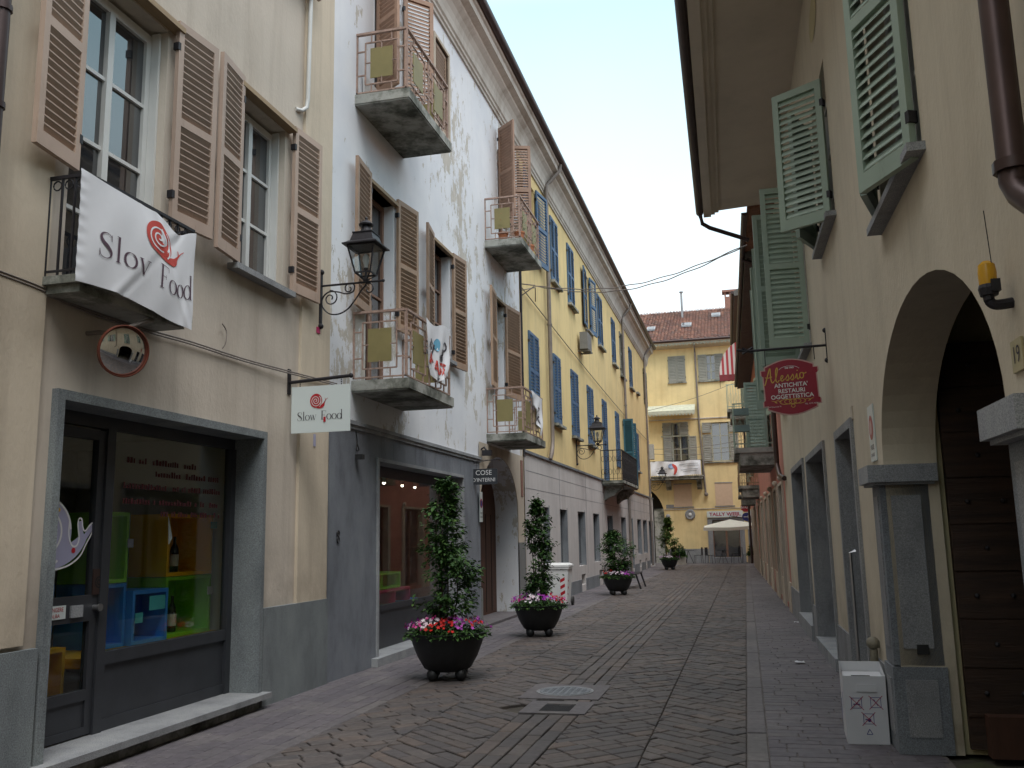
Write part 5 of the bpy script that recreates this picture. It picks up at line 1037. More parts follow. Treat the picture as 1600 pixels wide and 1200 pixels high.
# passage behind the arch
m = MB(F)
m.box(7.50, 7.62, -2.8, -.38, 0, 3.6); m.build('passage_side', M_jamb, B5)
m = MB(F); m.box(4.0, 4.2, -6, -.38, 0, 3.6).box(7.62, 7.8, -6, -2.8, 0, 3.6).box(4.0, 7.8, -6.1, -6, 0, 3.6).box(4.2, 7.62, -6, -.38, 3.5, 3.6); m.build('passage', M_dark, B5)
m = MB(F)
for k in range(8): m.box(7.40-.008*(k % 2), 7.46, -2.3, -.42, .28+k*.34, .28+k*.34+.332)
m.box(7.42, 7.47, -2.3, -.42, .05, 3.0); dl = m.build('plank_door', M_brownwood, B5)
m = MB(F)
for k in range(8):
    for j in range(5): m.ball((7.39, -.55-j*.24-(.1 if k % 2 else 0), .28+k*.34+.16), .018, 6)
m.build('studs', M_iron, dl)
m = MB(F); m.box(7.28, 7.40, -1.6, -.52, .02, .30); m.build('door_block', M_archdoor, dl)
# windows & shutters
for a, b, c, d in wn:
    window(F, B5, a, b, c, d, -.18, 2, 3, M_winframe, .06); MB(F).box(a-.08, b+.08, -.16, .10, c-.05, c).build('sill', M_granite_l, B5)
s5 = lambda u, s_, z0, z1, w, ang, mids=1, tilt=.86: shutter(F, B5, u, s_, z0, z1, w, ang, M_shut_green, dh=.02, mids=mids, pitch=.066, tilt=tilt)
s5(5.28, 1, 3.66, 5.85, .54, 22); s5(6.58, -1, 3.76, 5.85, .54, 16)
s5(9.02, 1, 4.60, 6.06, .54, 54, 0); s5(10.3, -1, 4.68, 6.1, .60, 24, 0)
s5(12.15, 1, 3.97, 6.14, .50, 88); s5(13.62, -1, 4.02, 6.3, .55, 85)
s5(15.3, 1, 3.9, 6.3, .52, 86); s5(16.5, -1, 3.9, 6.3, .52, 80); s5(17.6, 1, 3.9, 6.2, .5, 80)
for a, b in ((1.2, 2.5), (-3, -1.8)): s5(a, -1, 3.9, 5.9, .6, 5); s5(b, 1, 3.9, 5.9, .6, 5)
m = MB(F); n = 24; put2d(m, [(9.45+.36*math.cos(2*math.pi*k/n), 6.98+.20*math.sin(2*math.pi*k/n)) for k in range(n)], [tuple(range(n))], lambda x, y: (x, .006, y)); m.build('oval_recess', M_jamb, B5, norm=False)
# deep eave with stepped edge and gutter
MB(F).prism([(-.4, 7.67), (0, 7.655), (1.02, 7.60), (1.02, 7.565), (1.09, 7.565), (1.09, 7.53), (1.16, 7.53), (1.16, 7.49), (1.30, 7.49), (1.30, 7.72), (-.4, 8.3)], 'u', U0, 16.9).build('eave', M_soffit, B5)
MB(F).prism([(1.30+.07+.07*math.cos(t), 7.60+.07*math.sin(t)) for t in [math.pi+math.pi*k/8 for k in range(9)]], 'u', U0, 16.92).build('gutter', M_gutter, B5)
MB(F).prism([(1.36, 7.74), (-4.5, 10.4), (-9, 7.74), (-9, 7.66), (-.2, 7.66)], 'u', U0, 16.9).build('roof', M_tile, B5)
MB(F).prism([(.0, 7.66), (.5, 7.56), (.5, 7.66), (-4.5, 10.0), (-9, 7.66)], 'u', 16.9, U1).build('roof', M_tile, B5)
pipe(F, B5, [(16.85, 1.36, 7.52), (16.86, 1.33, 7.36), (16.9, 1.2, 7.28), (17.0, .62, 7.06), (17.0, .5, 7.0)], .04, M_gutter, 'downspout')
pipe(F, B5, [(3.40, .13, 7.4), (3.40, .13, 4.5), (3.40, .13, 2.80), (3.36, .12, 2.74), (3.1, .06, 2.52), (2.9, .0, 2.4)], .052, M_copper, 'downspout', [(3.40, .13, 2.86)])
m = MB(F); m.box(8.85, 8.95, .0, .012, 2.62, 2.74); m.build('wall_plaque', M_pinktrim, B5)
# gas pipe stub
m = MB(F); m.tube([(8.42, .05, .0), (8.42, .05, .62)], .033, 10); m.lathe([(.045, .3), (.045, .36)], (8.42, .05, 0), 10); m.lathe([(.045, .45), (.045, .5)], (8.42, .05, 0), 10); m.ball((8.42, .05, .67), .055, 8); m.tube([(8.42, .05, .66), (8.42, -.02, .66)], .03, 8); tag(m.build('gas_pipe', simple('grey cast fitting', (.22, .2, .15), .7, .2, .3, 20), smooth=True), 'short grey gas pipe with round cap at the foot of the cream wall', 'pipe')
# no parking plate, house number, beacon
t = thing('no_parking_sign', 'tall narrow white no parking sign on the cream wall beside the arch', 'sign', FR(7.75, .02, 2.15)); MB(F).box(7.68, 7.95, .002, .012, 2.15, 2.60).build('plate', M_signw, t)
m = MB(F); disc(m, lambda x, y: (x, .014, y), 7.815, 2.42, .10); m.build('red_ring', simple('faded red print', (.45, .14, .12), .6), t, norm=False); m = MB(F); disc(m, lambda x, y: (x, .016, y), 7.815, 2.42, .06); m.build('disc_centre', M_palepink, t, norm=False)
m = MB(F); V, Fc = text2d('PASSO', .06); put2d(m, V, Fc, lambda x, y: (7.815-x, .014, 2.26+y)); V, Fc = text2d('CARRABILE', .038); put2d(m, V, Fc, lambda x, y: (7.815-x, .014, 2.20+y)); m.build('print', M_ink, t, norm=False)
t = thing('house_number', 'small cream tile with the number 19 beside the arch', 'house number', FR(4.07, .02, 2.22)); MB(F).box(3.92, 4.06, .002, .012, 2.22, 2.35).build('tile', simple('old ivory tile', (.42, .36, .2), .5), t); m = MB(F); V, Fc = text2d('19', .10); put2d(m, V, Fc, lambda x, y: (3.99-x, .014, 2.285+y)); m.build('numerals', M_ink, t, norm=False)
t = thing('warning_beacon', 'amber warning beacon with a thin aerial on the wall right of the arch', 'beacon', FR(4.1, .1, 2.5))
m = MB(F); m.tube(catmull([(4.0, -.0, 2.505), (4.0, .06, 2.50), (4.0, .085, 2.515), (4.0, .088, 2.545)], 4), .022, 8); m.lathe([(.034, 0), (.04, .03), (.036, .045)], (4.0, .085, 2.54), 14); m.box(3.955, 3.985, .05, .085, 2.55, 2.60); m.build('housing', M_iron, t)
m = MB(F); m.lathe([(.034, 0), (.036, .05), (.032, .085), (.016, .10), (.001, .102)], (4.0, .085, 2.585), 16); m.build('lens', M_amber, t, smooth=True)
m = MB(F); m.tube([(3.97, .07, 2.60), (3.99, .075, 2.90)], .002, 5); m.build('aerial', M_iron, t)
# oval maroon hanging sign
t = thing('hanging_sign', 'maroon shaped sign with gold script hanging from an iron bar on the cream wall', 'sign', (.58, 10.5, 2.9))
m = MB(); m.box(.985, 1.01, 10.5, 10.54, 3.5, 3.80); m.ball((.99, 10.52, 3.48), .03, 6); m.ball((.99, 10.52, 3.82), .03, 6); m.tube([(.99, 10.52, 3.65), (.13, 10.52, 3.64), (.02, 10.52, 3.66)], .014, 8); m.tube([(.08, 10.52, 3.68), (.20, 10.52, 3.61)], .014, 6); m.tube([(.08, 10.52, 3.61), (.20, 10.52, 3.68)], .014, 6); m.box(.32, .33, 10.515, 10.525, 3.45, 3.64).box(.85, .86, 10.515, 10.525, 3.5, 3.64); m.build('bracket', M_iron, t)
def outline(s_):
    pts = []
    w, h = .315*s_, .245*s_
    q = [(-w+.045, h), (-w+.045, h-.035), (-w, h-.035), (-w, h-.09), (-w+.02, h-.1), (-w+.02, -h+.1), (-w, -h+.09), (-w, -h+.035), (-w+.045, -h+.035), (-w+.045, -h)]
    pts += [(x, y) for x, y in q]
    for k in range(1, 10): a = k/10; pts.append((-w+.045+(2*w-.09)*a, -h-.075*s_*math.sin(math.pi*a)))
    pts += [(-x, y) for x, y in reversed(q)]
    for k in range(1, 10): a = k/10; pts.append((w-.045-(2*w-.09)*a, h+.075*s_*math.sin(math.pi*a)))
    return pts
tilt = R_(-2.0); scx, scz = .58, 3.20
def fo(o): return lambda x, y: (scx+x*math.cos(tilt)+y*math.sin(tilt), 10.5-o, scz-x*math.sin(tilt)+y*math.cos(tilt))
def pris(mat, s_, o0, o1, name):
    m = MB(); P_ = outline(s_); n = len(P_); i0 = m.add([fo(o0)(x, y) for x, y in P_]+[fo(o1)(x, y) for x, y in P_]); m.f.append(tuple(range(n))); m.f.append(tuple(range(n, 2*n))); m.f += [(k, (k+1) % n, n+(k+1) % n, n+k) for k in range(n)]; return m.build(name, mat, t)
pris(M_palepink, 1.0, -.012, .010, 'border'); pris(M_maroon, .955, .0101, .014, 'board')
m = MB(); fg = fo(.017); sw = lambda P_, k=6: put2d(m, *strip2d(catmull(P_, k)), fn=fg)
S_ = lambda pts, x0, y0, s_, w=.011: put2d(m, *strip2d(catmull([(x0+a*s_, y0+b*s_, w) for a, b in pts], 5)), fn=fg)
S_([(-.08, -.10), (-.02, -.12), (.12, .25), (.28, .72), (.42, 1.05), (.44, .9), (.42, .5), (.44, .15), (.52, .0), (.62, .1)], -.27, .06, .155, .012); S_([(.02, .42), (.25, .38), (.52, .44)], -.27, .06, .155, .009)
S_([(.0, .1), (.15, .45), (.27, .95), (.22, 1.05), (.13, .8), (.1, .2), (.18, .0), (.32, .15)], -.165, .06, .155, .011)
S_([(.0, .1), (.18, .25), (.24, .40), (.14, .42), (.06, .2), (.14, .02), (.34, .18)], -.108, .066, .155, .010)
for k in range(2): S_([(.0, .1), (.18, .38), (.22, .42), (.26, .2), (.2, .02), (.08, .04), (.3, .12)], -.05+k*.052, .07+k*.002, .155, .010)
S_([(.0, .1), (.14, .42), (.13, .1), (.2, .02), (.3, .15)], .058, .076, .155, .010); S_([(.17, .62), (.20, .68)], .058, .076, .155, .012)
S_([(.26, .42), (.12, .4), (.06, .2), (.14, .04), (.28, .1), (.32, .3), (.26, .42), (.4, .36), (.52, .42)], .098, .08, .16, .010)
for cx in (-.07, -.02, .03, .08): m_ = strip2d([(cx+.045*math.cos(a)*1.4, -.165+.028*math.sin(a), .006) for a in [2*math.pi*k/16 for k in range(16)]], True); put2d(m, *m_, fn=fg)
put2d(m, *strip2d([(.005+.02*math.cos(a), -.215+.018*math.sin(a), .006) for a in [2*math.pi*k/12 for k in range(12)]], True), fn=fg)
for s_ in (-1, 1): put2d(m, *strip2d(catmull([(.005+s_*.12, -.165, .006), (.005+s_*.16, -.145, .006), (.005+s_*.19, -.16, .006), (.005+s_*.165, -.172, .006), (.005+s_*.20, -.150, .006), (.005+s_*.225, -.145, .004)], 4)), fn=fg)
m.build('script_lettering', M_gold, t, norm=False)
m = MB()
for body, y, s_ in (("ANTICHITA'", .02, .066), ('RESTAURI', -.045, .066), ('OGGETTISTICA', -.108, .066), ('Dal 1963', .215, .026)): V, Fc = text2d(body, s_, bold=.0012); put2d(m, V, Fc, lambda x, yy: fg(x*1.0+.005, y+yy))
V, Fc = text2d('Via Emanuele 19', .020); put2d(m, V, Fc, lambda x, y: fg(x-.19, y-.212)); V, Fc = text2d('TEL. 0172 4624', .022); put2d(m, V, Fc, lambda x, y: fg(x+.20, y-.205))
put2d(m, *strip2d(catmull([(-.11, .20, .004), (-.07, .225, .004), (0, .236, .004), (.07, .225, .004), (.11, .20, .004)], 4)), fn=fg); m.build('white_lettering', M_whitepaint, t, norm=False)
# cardboard collection box
t = thing('collection_box', 'white cardboard collection box with crossed out symbols at the foot of the pier', 'box', (.83, 8.0, 0)); 
def bxp(h, inset=0):
    return [(.66+inset, 7.72+inset), (.965-inset, 7.74+inset), (.985-inset, 8.20-inset), (.68+inset, 8.20-inset)]
m = MB(); a, b, c = bxp(0), bxp(1), bxp(1, .012); H = .50
A0 = [(x, y, .0) for x, y in a]; A1 = [(x-(.005 if i in (0, 3) else -.003), y, H+(.05 if i > 1 else 0)) for i, (x, y) in enumerate(b)]
i0 = m.add(A0+A1); m.f += [(0, 1, 5, 4), (1, 2, 6, 5), (2, 3, 7, 6), (3, 0, 4, 7)]
C1 = [(x, y, H-.03) for x, y in bxp(0, .004)]; i1 = m.add(C1); m.f.append((i1, i1+1, i1+2, i1+3)); m.build('carton', M_cardb, t)
m = MB(); m.box(.74, .88, 7.93, 7.96, H-.029, H-.026); m.build('slot', M_black, t)
m = MB(); m.box(.755, .895, 7.721, 7.729, .385, .44); m.build('grip_flap', M_cardb, t)
fbx = lambda o: (lambda x, y: (x, 7.722+(x-.66)*.0656-o, y)); ms = MB(); mred = MB()
def sq(mb, cx, cy, r, w, f): 
    P_ = [(cx-r, cy-r), (cx+r, cy-r), (cx+r, cy+r), (cx-r, cy+r)]
    for k in range(4): (xa, ya), (xb, yb) = P_[k], P_[(k+1) % 4]; put2d(mb, *line(xa, ya, xb, yb, w, 2), fn=f)
for (cx, cy) in ((.745, .30), (.885, .305), (.825, .185)):
    sq(ms, cx, cy, .037, .004, fbx(.003))
    for s_ in (-1, 1): put2d(mred, *line(cx-.05, cy-.05*s_, cx+.05, cy+.05*s_, .005, 2), fn=fbx(.006 if s_ > 0 else .0065))
put2d(ms, *line(.72, .292, .77, .292, .008, 2), fn=fbx(.004)); put2d(ms, *line(.745, .29, .765, .325, .005, 2), fn=fbx(.004)); put2d(ms, *line(.87, .33, .90, .28, .005, 2), fn=fbx(.004)); disc(ms, fbx(.004), .83, .175, .013, 12); put2d(ms, *line(.80, .18, .84, .18, .008, 2), fn=fbx(.004))
for k in range(3): a1, a2 = R_(90+120*k), R_(90+120*(k+1)); put2d(ms, *line(.825+.025*math.cos(a1), .085+.025*math.sin(a1), .825+.025*math.cos(a2), .085+.025*math.sin(a2), .005, 2), fn=fbx(.003))
for yy, zz in ((7.85, .36), (7.95, .30), (8.0, .22)): ms.face([(.668-.009, yy, zz), (.668-.009, yy+.03, zz), (.668-.009, yy+.02, zz-.12), (.668-.009, yy+.01, zz-.12)])
ms.build('blue_symbols', M_blueink, t, norm=False); mred.build('red_crosses', M_redink, t, norm=False)

# ================================================================== PINK BUILDINGS (right, far)
B6 = thing('pink_building', 'pink building beyond the cream one with cream framed ground floor openings', 'building', (.7, 28, 0))
U0, U1 = 19.55, 38.0
op = [(20.2, 21.5, .1, 2.62), (22.6, 24.0, .1, 2.62), (25.4, 26.9, .6, 2.62), (28.3, 29.9, .1, 2.62), (31.6, 33.2, .6, 2.62), (35.0, 36.6, .1, 2.62)]
uw = [(20.4, 21.5, 4.3, 6.2), (23.2, 24.4, 3.6, 6.2), (26.6, 27.7, 4.3, 6.2), (30, 31.1, 4.3, 6.2), (33.4, 34.5, 4.3, 6.2)]
m = MB(F); facade(m, U0, U1, 0, 7.66, [o+(.2,) for o in op]+[w+(.2,) for w in uw]); solid_back(m, U0, U1, 0, 7.66, 9); m.build('wall', M_pink, B6)
for a, b, c, d in op:
    m = MB(F); m.box(a-.2, a+.005, -.2, .04, 0, d+.06).box(b-.005, b+.2, -.2, .04, 0, d+.06).box(a+.005, b-.005, -.2, .04, d-.005, d+.06); m.ball((a-.1, .05, d+.12), .07, 6); m.build('opening_surround', M_pinktrim, B6)
    window(F, B6, a, b, c, d, -.18, 2, 2, M_woodframe, .07)
m = MB(F)
for a, b in ((19.6, 20.0), (21.7, 22.4), (24.2, 25.2), (27.1, 28.1), (30.1, 31.4), (33.4, 34.8), (36.8, 38)): m.box(a, b, 0, .03, 0, .6)
m.build('plinth', M_pinktrim, B6)
for a, b, c, d in uw: window(F, B6, a, b, c, d, -.16, 2, 3, M_winframe, .06); shutter(F, B6, a, -1, c, d, .5, 12, M_shut_green, mids=1, pitch=.08); shutter(F, B6, b, 1, c, d, .5, 12, M_shut_green, mids=1, pitch=.08)
shutter(F, B6, 24.45, 1, 3.62, 5.5, .55, 88, M_shut_green, pitch=.08)
MB(F).prism([(0, 7.5), (.5, 7.42), (.5, 7.56), (-4.5, 10.0), (-9, 7.66), (0, 7.60)], 'u', U0, U1).build('eave', M_eavewood, B6)
MB(F).prism([(.55+.06*math.cos(t), 7.55+.06*math.sin(t)) for t in [math.pi+math.pi*k/8 for k in range(9)]], 'u', 17.0, U1).build('gutter', M_gutter, B6)
pipe(F, B6, [(19.7, .55, 7.45), (19.7, .12, 7.2), (19.75, .12, 3.2), (19.75, .12, 3.0), (19.4, .1, 2.75), (18.9, .04, 2.66)], .05, M_copper, 'downspout')
def green_balcony(B, u0, u1, dp, zt, mrail, hh=1.0):
    m = MB(F); m.box(u0, u1, 0, dp, zt-.12, zt).box(u0+.05, u1, 0, dp-.12, zt-.42, zt-.12); o = m.build('balcony', M_concrete, B); m = MB(F)
    for zz in (zt+.08, zt+hh): m.box(u0, u1, dp-.04, dp-.02, zz, zz+.03).box(u0, u0+.02, 0, dp, zz, zz+.03)
    for k in range(9): m.box(u0, u0+.015, .03+k*dp/9, .045+k*dp/9, zt, zt+hh)
    for k in range(int((u1-u0)/.11)): m.box(u0+k*.11, u0+k*.11+.015, dp-.035, dp-.02, zt, zt+hh)
    for k in range(4): m.tube([(u0+.008, .12+k*dp/4.3+.06*math.cos(a), zt+.45+.2*math.sin(a)) for a in [2*math.pi*q/10 for q in range(10)]], .006, 4, True)
    m.build('railing', mrail, o); return o
green_balcony(B6, 22.5, 25.6, .93, 3.62, M_shut_green, 1.05); green_balcony(B6, 34.5, 37.2, .72, 3.32, M_tanwood, .8)
for k, (uu, zz, lb) in enumerate([(22.5, 4.55, 'green window box hanging highest on the near pink house balcony'), (22.5, 4.15, 'green window box hanging lower on the near pink house balcony')]): tag(MB(F).box(uu-.18, uu-.02, .55, .9, zz-.16, zz).build('window_box', simple('grey green box', (.13, .19, .18), .6)), lb, 'window box', 'window boxes on the pink house balcony')
B7 = thing('far_pink_building', 'taller pink house farthest down the right side with a striped awning', 'building', (.4, 44, 0)); U0, U1 = 38.0, 48.8
m = MB(F); facade(m, U0, U1, 0, 11.7, [(39.2, 40.6, .1, 2.7, .2), (42.2, 43.6, .1, 2.7, .2), (45.4, 46.8, .1, 2.7, .2), (39.4, 40.5, 4, 6.2, .2), (43.4, 44.5, 4, 6.2, .2), (39.4, 40.5, 7.6, 9.6, .2), (43.4, 44.5, 7.6, 9.6, .2)]); solid_back(m, U0, U1, 0, 11.7, 9); m.build('wall', M_pink, B7)
for a in (39.2, 42.2, 45.4): window(F, B7, a, a+1.4, .1, 2.7, -.18, 2, 2, M_woodframe, .07); MB(F).box(a-.2, a, 0, .04, 0, 2.76).box(a+1.4, a+1.6, 0, .04, 0, 2.76).build('opening_surround', M_pinktrim, B7)
for a in (39.4, 43.4):
    for z in (4, 7.6): window(F, B7, a, a+1.1, z, z+2, -.16, 2, 3, M_winframe, .06); shutter(F, B7, a, -1, z, z+2, .5, 12, M_shut_green, pitch=.09); shutter(F, B7, a+1.1, 1, z, z+2, .5, 12, M_shut_green, pitch=.09)
MB(F).prism([(-.3, 11.4), (.4, 11.35), (.42, 11.55), (-4.5, 14.0), (-9, 11.7), (-.3, 11.7)], 'u', U0, U1).build('eave', M_eavewood, B7); MB(F).tube([(U0, .47, 11.5), (U1, .47, 11.5)], .07, 8).build('gutter', M_gutter, B7)
green_balcony(B7, 39.6, 42, .68, 3.2, M_tanwood, .8); green_balcony(B7, 38.6, 41, .95, 6.7, M_shut_green, 1.0)
pipe(F, B7, [(48.3, .47, 11.4), (48.3, .1, 11), (48.3, .1, .1)], .06, M_gutter, 'downspout')
t = thing('striped_awning', 'red and white striped rounded awning high on the far pink house', 'awning', FR(40, .5, 8.0)); m = MB(F); n = 8
P_ = [(1.16*math.sin(R_(90*k/n)), 8.25+1.45*math.cos(R_(90*k/n))) for k in range(n+1)]
for k in range(n): m.hexa([(39.2, P_[k][0], P_[k][1]), (41.0, P_[k][0], P_[k][1]), (41.0, P_[k+1][0], P_[k+1][1]), (39.2, P_[k+1][0], P_[k+1][1]), (39.2, P_[k][0]+.01, P_[k][1]+.02), (41.0, P_[k][0]+.01, P_[k][1]+.02), (41.0, P_[k+1][0]+.02, P_[k+1][1]+.01), (39.2, P_[k+1][0]+.02, P_[k+1][1]+.01)])
for uu in (39.2, 41.0): m.prism([(0, 8.25)]+P_, 'u', uu-.005, uu+.005)
m.build('canopy', M_stripe, t); MB(F).box(39.2, 41.0, 1.16, 1.18, 7.98, 8.27).box(39.19, 39.2, 0, 1.17, 7.98, 8.25).build('valance', simple('dark red valance', (.22, .04, .045), .9), t)
# stop sign and round blue sign at the far right corner
t = thing('stop_sign', 'red octagonal stop sign at the far right corner', 'sign', (.06, 48.6, 2.6)); m = MB(); i0 = m.add([(-.0+.06+.26*math.cos(R_(22.5+45*k)), 48.6+e, 2.92+.26*math.sin(R_(22.5+45*k))) for e in (0, .02) for k in range(8)]); m.f += [tuple(range(8)), tuple(range(8, 16))]+[(k, (k+1) % 8, 8+(k+1) % 8, 8+k) for k in range(8)]; m.build('plate', M_red, t)
m = MB(); V, Fc = text2d('STOP', .19, bold=.008); put2d(m, V, Fc, lambda x, y: (.06+x, 48.59, 2.92+y)); m.build('lettering', M_whitepaint, t, norm=False); MB().box(-.06, .31, 48.62, 48.66, 2.88, 2.96).build('wall_arm', M_granite_l, t)
t = thing('direction_sign', 'round blue arrow sign below the stop sign', 'sign', (.08, 48.55, 2.2)); MB().lathe([(.001, 0), (.22, 0), (.22, .02), (.001, .02)], (.08, 48.55, 2.43), 24, 'y').build('plate', M_blueink, t); m = MB(); m.box(-.06, .14, 48.535, 48.545, 2.41, 2.45); m.face([(.14, 48.54, 2.35), (.14, 48.54, 2.51), (.24, 48.54, 2.43)]); m.build('arrow', M_whitepaint, t, norm=False)

# cable across the street -------------------------------------------------------------------
t = thing('overhead_cable', 'thick twisted cable slung across the street from the yellow facade to the right eave', 'cable', (-2, 19, 7)); m = MB(); a, b = Vector((-4.45, 20.2, 7.40)), Vector((.34, 17.0, 6.92))
for s_ in range(2): m.tube([tuple(a.lerp(b, i/60)+Vector((0, .01*math.cos(i*.7+s_*2.1), -.38*math.sin(math.pi*i/60)*(1+.22*s_)+.01*math.sin(i*.7+s_*2.1)))) for i in range(61)], .011, 5)
m.build('strands', M_grpipe, t)
m = MB(FL); m.tube([(20.1, 0, 7.46), (20.15, .35, 7.40)], .014, 6); m.tube([(20.1, 0, 7.15), (20.15, .33, 7.38)], .014, 6); m.tube([(20.12, 0, 7.3), (20.4, .3, 7.42), (21.2, .12, 7.3)], .012, 6); m.build('wall_bracket', M_grpipe, t)

# ================================================================== PLANTERS
def leafcloud(mb, pts_fn, n, size, seed):
    rnd = random.Random(seed)
    for i in range(n):
        x, y, z, out = pts_fn(rnd); s_ = size*rnd.uniform(.6, 1.25); a = math.atan2(out[1], out[0])+rnd.uniform(-1.1, 1.1); droop = rnd.uniform(-.9, .5)
        d = Vector((math.cos(a)*math.cos(droop), math.sin(a)*math.cos(droop), math.sin(droop))); side = d.cross(Vector((rnd.uniform(-.5, .5), rnd.uniform(-.5, .5), 1))).normalized(); upn = side.cross(d)
        p = Vector((x, y, z)); w = s_*.30
        q = [p, p+d*s_*.45+side*w+upn*w*.35, p+d*s_, p+d*s_*.45-side*w+upn*w*.35]; mid = p+d*s_*.45
        i0 = mb.add([tuple(v) for v in q]+[tuple(mid)]); mb.f += [(i0, i0+1, i0+4), (i0+1, i0+2, i0+4), (i0+2, i0+3, i0+4), (i0+3, i0, i0+4)]
def planter(x, y, R, Hb, label, crown, flowers, seed, leaves=3200, size=.075, rz=0, leafm=None):
    t = thing('planter', label, 'planter', (x, y, 0), 'black bowl planters along the left kerb'); rnd = random.Random(seed)
    prof = [(.02, .10), (R*.50, .10), (R*.62, .13), (R*.80, .10+Hb*.38), (R*.93, .10+Hb*.72), (R*.98, .10+Hb*.93), (R*1.05, .10+Hb*.94), (R*1.07, .10+Hb), (R*.98, .10+Hb), (R*.95, .10+Hb*.9), (.02, .10+Hb*.88)]
    o = MB().lathe(prof, (x, y, 0), 44).build('bowl', M_pot, t, smooth=True)
    for k in range(4): a = R_(45+90*k)+.25; MB().ball((x+R*.52*math.cos(a), y+R*.52*math.sin(a), .07), .07, 10).build('foot', M_pot, t, smooth=True)
    zb = .10+Hb*.9
    # stems
    m = MB(); top = crown[-1][0]
    for k in range(5):
        a = rnd.uniform(0, 6.28); r = .05; pts = []
        for z, rr, cx, cy in crown: pts.append((x+cx+r*math.cos(a)+rr*.25*math.cos(a), y+cy+r*math.sin(a)+rr*.25*math.sin(a), z))
        pts = [(x+.05*math.cos(a), y+.05*math.sin(a), zb)]+pts; m.tube(catmull(pts, 3), [max(.004, .013*(1-i/(len(catmull(pts, 3))))) for i in range(len(catmull(pts, 3)))], 5)
    m.build('stems', M_bark, t)
    # crown: shoots carry clumps of leaves
    shoots = []
    for k in range(105):
        z = rnd.uniform(crown[0][0], top); 
        for i in range(len(crown)-1):
            if crown[i][0] <= z <= crown[i+1][0]: f = (z-crown[i][0])/(crown[i+1][0]-crown[i][0]); rr = crown[i][1]+(crown[i+1][1]-crown[i][1])*f; cx = crown[i][2]+(crown[i+1][2]-crown[i][2])*f; cy = crown[i][3]+(crown[i+1][3]-crown[i][3])*f
        a = rnd.uniform(0, 6.28); L = rr*rnd.choice([.6, .8, 1, 1.1, 1.45 if rnd.random() < .35 else .9]); shoots.append((cx, cy, z, a, L))
    for k in range(5): shoots.append((crown[-1][2], crown[-1][3], top-.03, rnd.uniform(0, 6.28), .05))
    def pf(r):
        cx, cy, z, a, L = r.choice(shoots); f = r.uniform(.15, 1)**.7; j = .035
        return (x+cx+L*f*math.cos(a)+r.gauss(0, j), y+cy+L*f*math.sin(a)+r.gauss(0, j), z+f*L*.35+r.gauss(0, j), (math.cos(a), math.sin(a)))
    m = MB(); leafcloud(m, pf, leaves, size, seed+1); m.build('foliage', leafm or M_leaf, t, norm=False)
    # bedding plants
    m = MB()
    def pb(r):
        a = r.uniform(0, 6.28); q = R*1.12*math.sqrt(r.uniform(.02, 1)); h = .03+.13*(1-(q/(R*1.2))**2)+.03*math.sin(a*5); return (x+q*math.cos(a), y+q*math.sin(a), zb+r.uniform(-.05, 1)*h, (math.cos(a), math.sin(a)))
    leafcloud(m, pb, 1500, .05, seed+5); m.build('bedding_leaves', M_leaf, t, norm=False)
    for name, mat, sec in flowers:
        m = MB()
        for k in range(int(150*sum(b-a for a, b in sec)/360)+8):
            a0, a1 = rnd.choice(sec); a = R_(rnd.uniform(a0, a1)); q = R*1.17*math.sqrt(rnd.uniform(.12, 1)); hh = zb+.09+.12*(1-(q/(R*1.3))**2)+rnd.uniform(-.03, .045)
            c = Vector((x+q*math.cos(a), y+q*math.sin(a), hh)); nrm_ = Vector((math.cos(a)*.8+rnd.gauss(0, .3), math.sin(a)*.8+rnd.gauss(0, .3), rnd.uniform(.2, 1))).normalized(); s1 = nrm_.orthogonal().normalized(); s2 = nrm_.cross(s1); fr = rnd.uniform(.016, .026); pa = rnd.uniform(0, 6)
            i0 = m.add([tuple(c)]); ring_ = []
            for p in range(10): aa = pa+2*math.pi*p/10; rad = fr*(1.15 if p % 2 else .62); ring_.append(tuple(c+(s1*math.cos(aa)+s2*math.sin(aa))*rad+nrm_*(.006 if p % 2 else .002)))
            m.add(ring_); m.f += [(i0, i0+1+p, i0+1+(p+1) % 10) for p in range(10)]
        m.build(name, mat, t, norm=False)
    return t
planter(-3.46, 10.5, .44, .43, 'nearest black bowl planter with a tall leafy column and pink, red and violet flowers', [(.66, .26, 0, 0), (.85, .36, .06, 0), (1.1, .34, .07, 0), (1.35, .27, .02, 0), (1.6, .21, -.03, 0), (1.9, .19, -.03, 0), (2.1, .14, -.02, 0), (2.26, .05, -.01, 0)], [('pink_flowers', M_petp, [(160, 260), (90, 140)]), ('violet_flowers', M_petv, [(170, 215), (290, 335), (0, 60)]), ('pale_flowers', M_petw, [(215, 262)]), ('red_flowers', M_petr, [(255, 300), (325, 375)])], 3, 5600, .062)
planter(-3.40, 15.15, .41, .40, 'second black bowl planter with a slender dark shrub, in front of the carriage door', [(.62, .22, -.02, 0), (.8, .24, 0, 0), (1.1, .20, .02, 0), (1.4, .20, 0, 0), (1.7, .17, -.02, 0), (1.92, .14, 0, 0), (2.05, .05, 0, 0), (2.2, .02, 0, 0)], [('pink_flowers', M_petp, [(120, 250), (330, 360)]), ('violet_flowers', M_petv, [(180, 230), (280, 320)]), ('pale_flowers', M_petw, [(250, 285)]), ('red_flowers', M_petr, [(320, 350)])], 9, 4600, .065)
planter(-3.50, 25.6, .42, .40, 'third black bowl planter with a low bushy shrub, beside the bench', [(.55, .25, 0, 0), (.8, .42, .02, 0), (1.05, .48, .04, 0), (1.3, .38, 0, 0), (1.5, .2, -.1, 0), (1.68, .06, -.1, 0)], [('red_flowers', M_petr, [(150, 250)]), ('violet_flowers', M_petv, [(290, 370)]), ('pale_flowers', M_petw, [(250, 300)])], 21, 4200, .08)
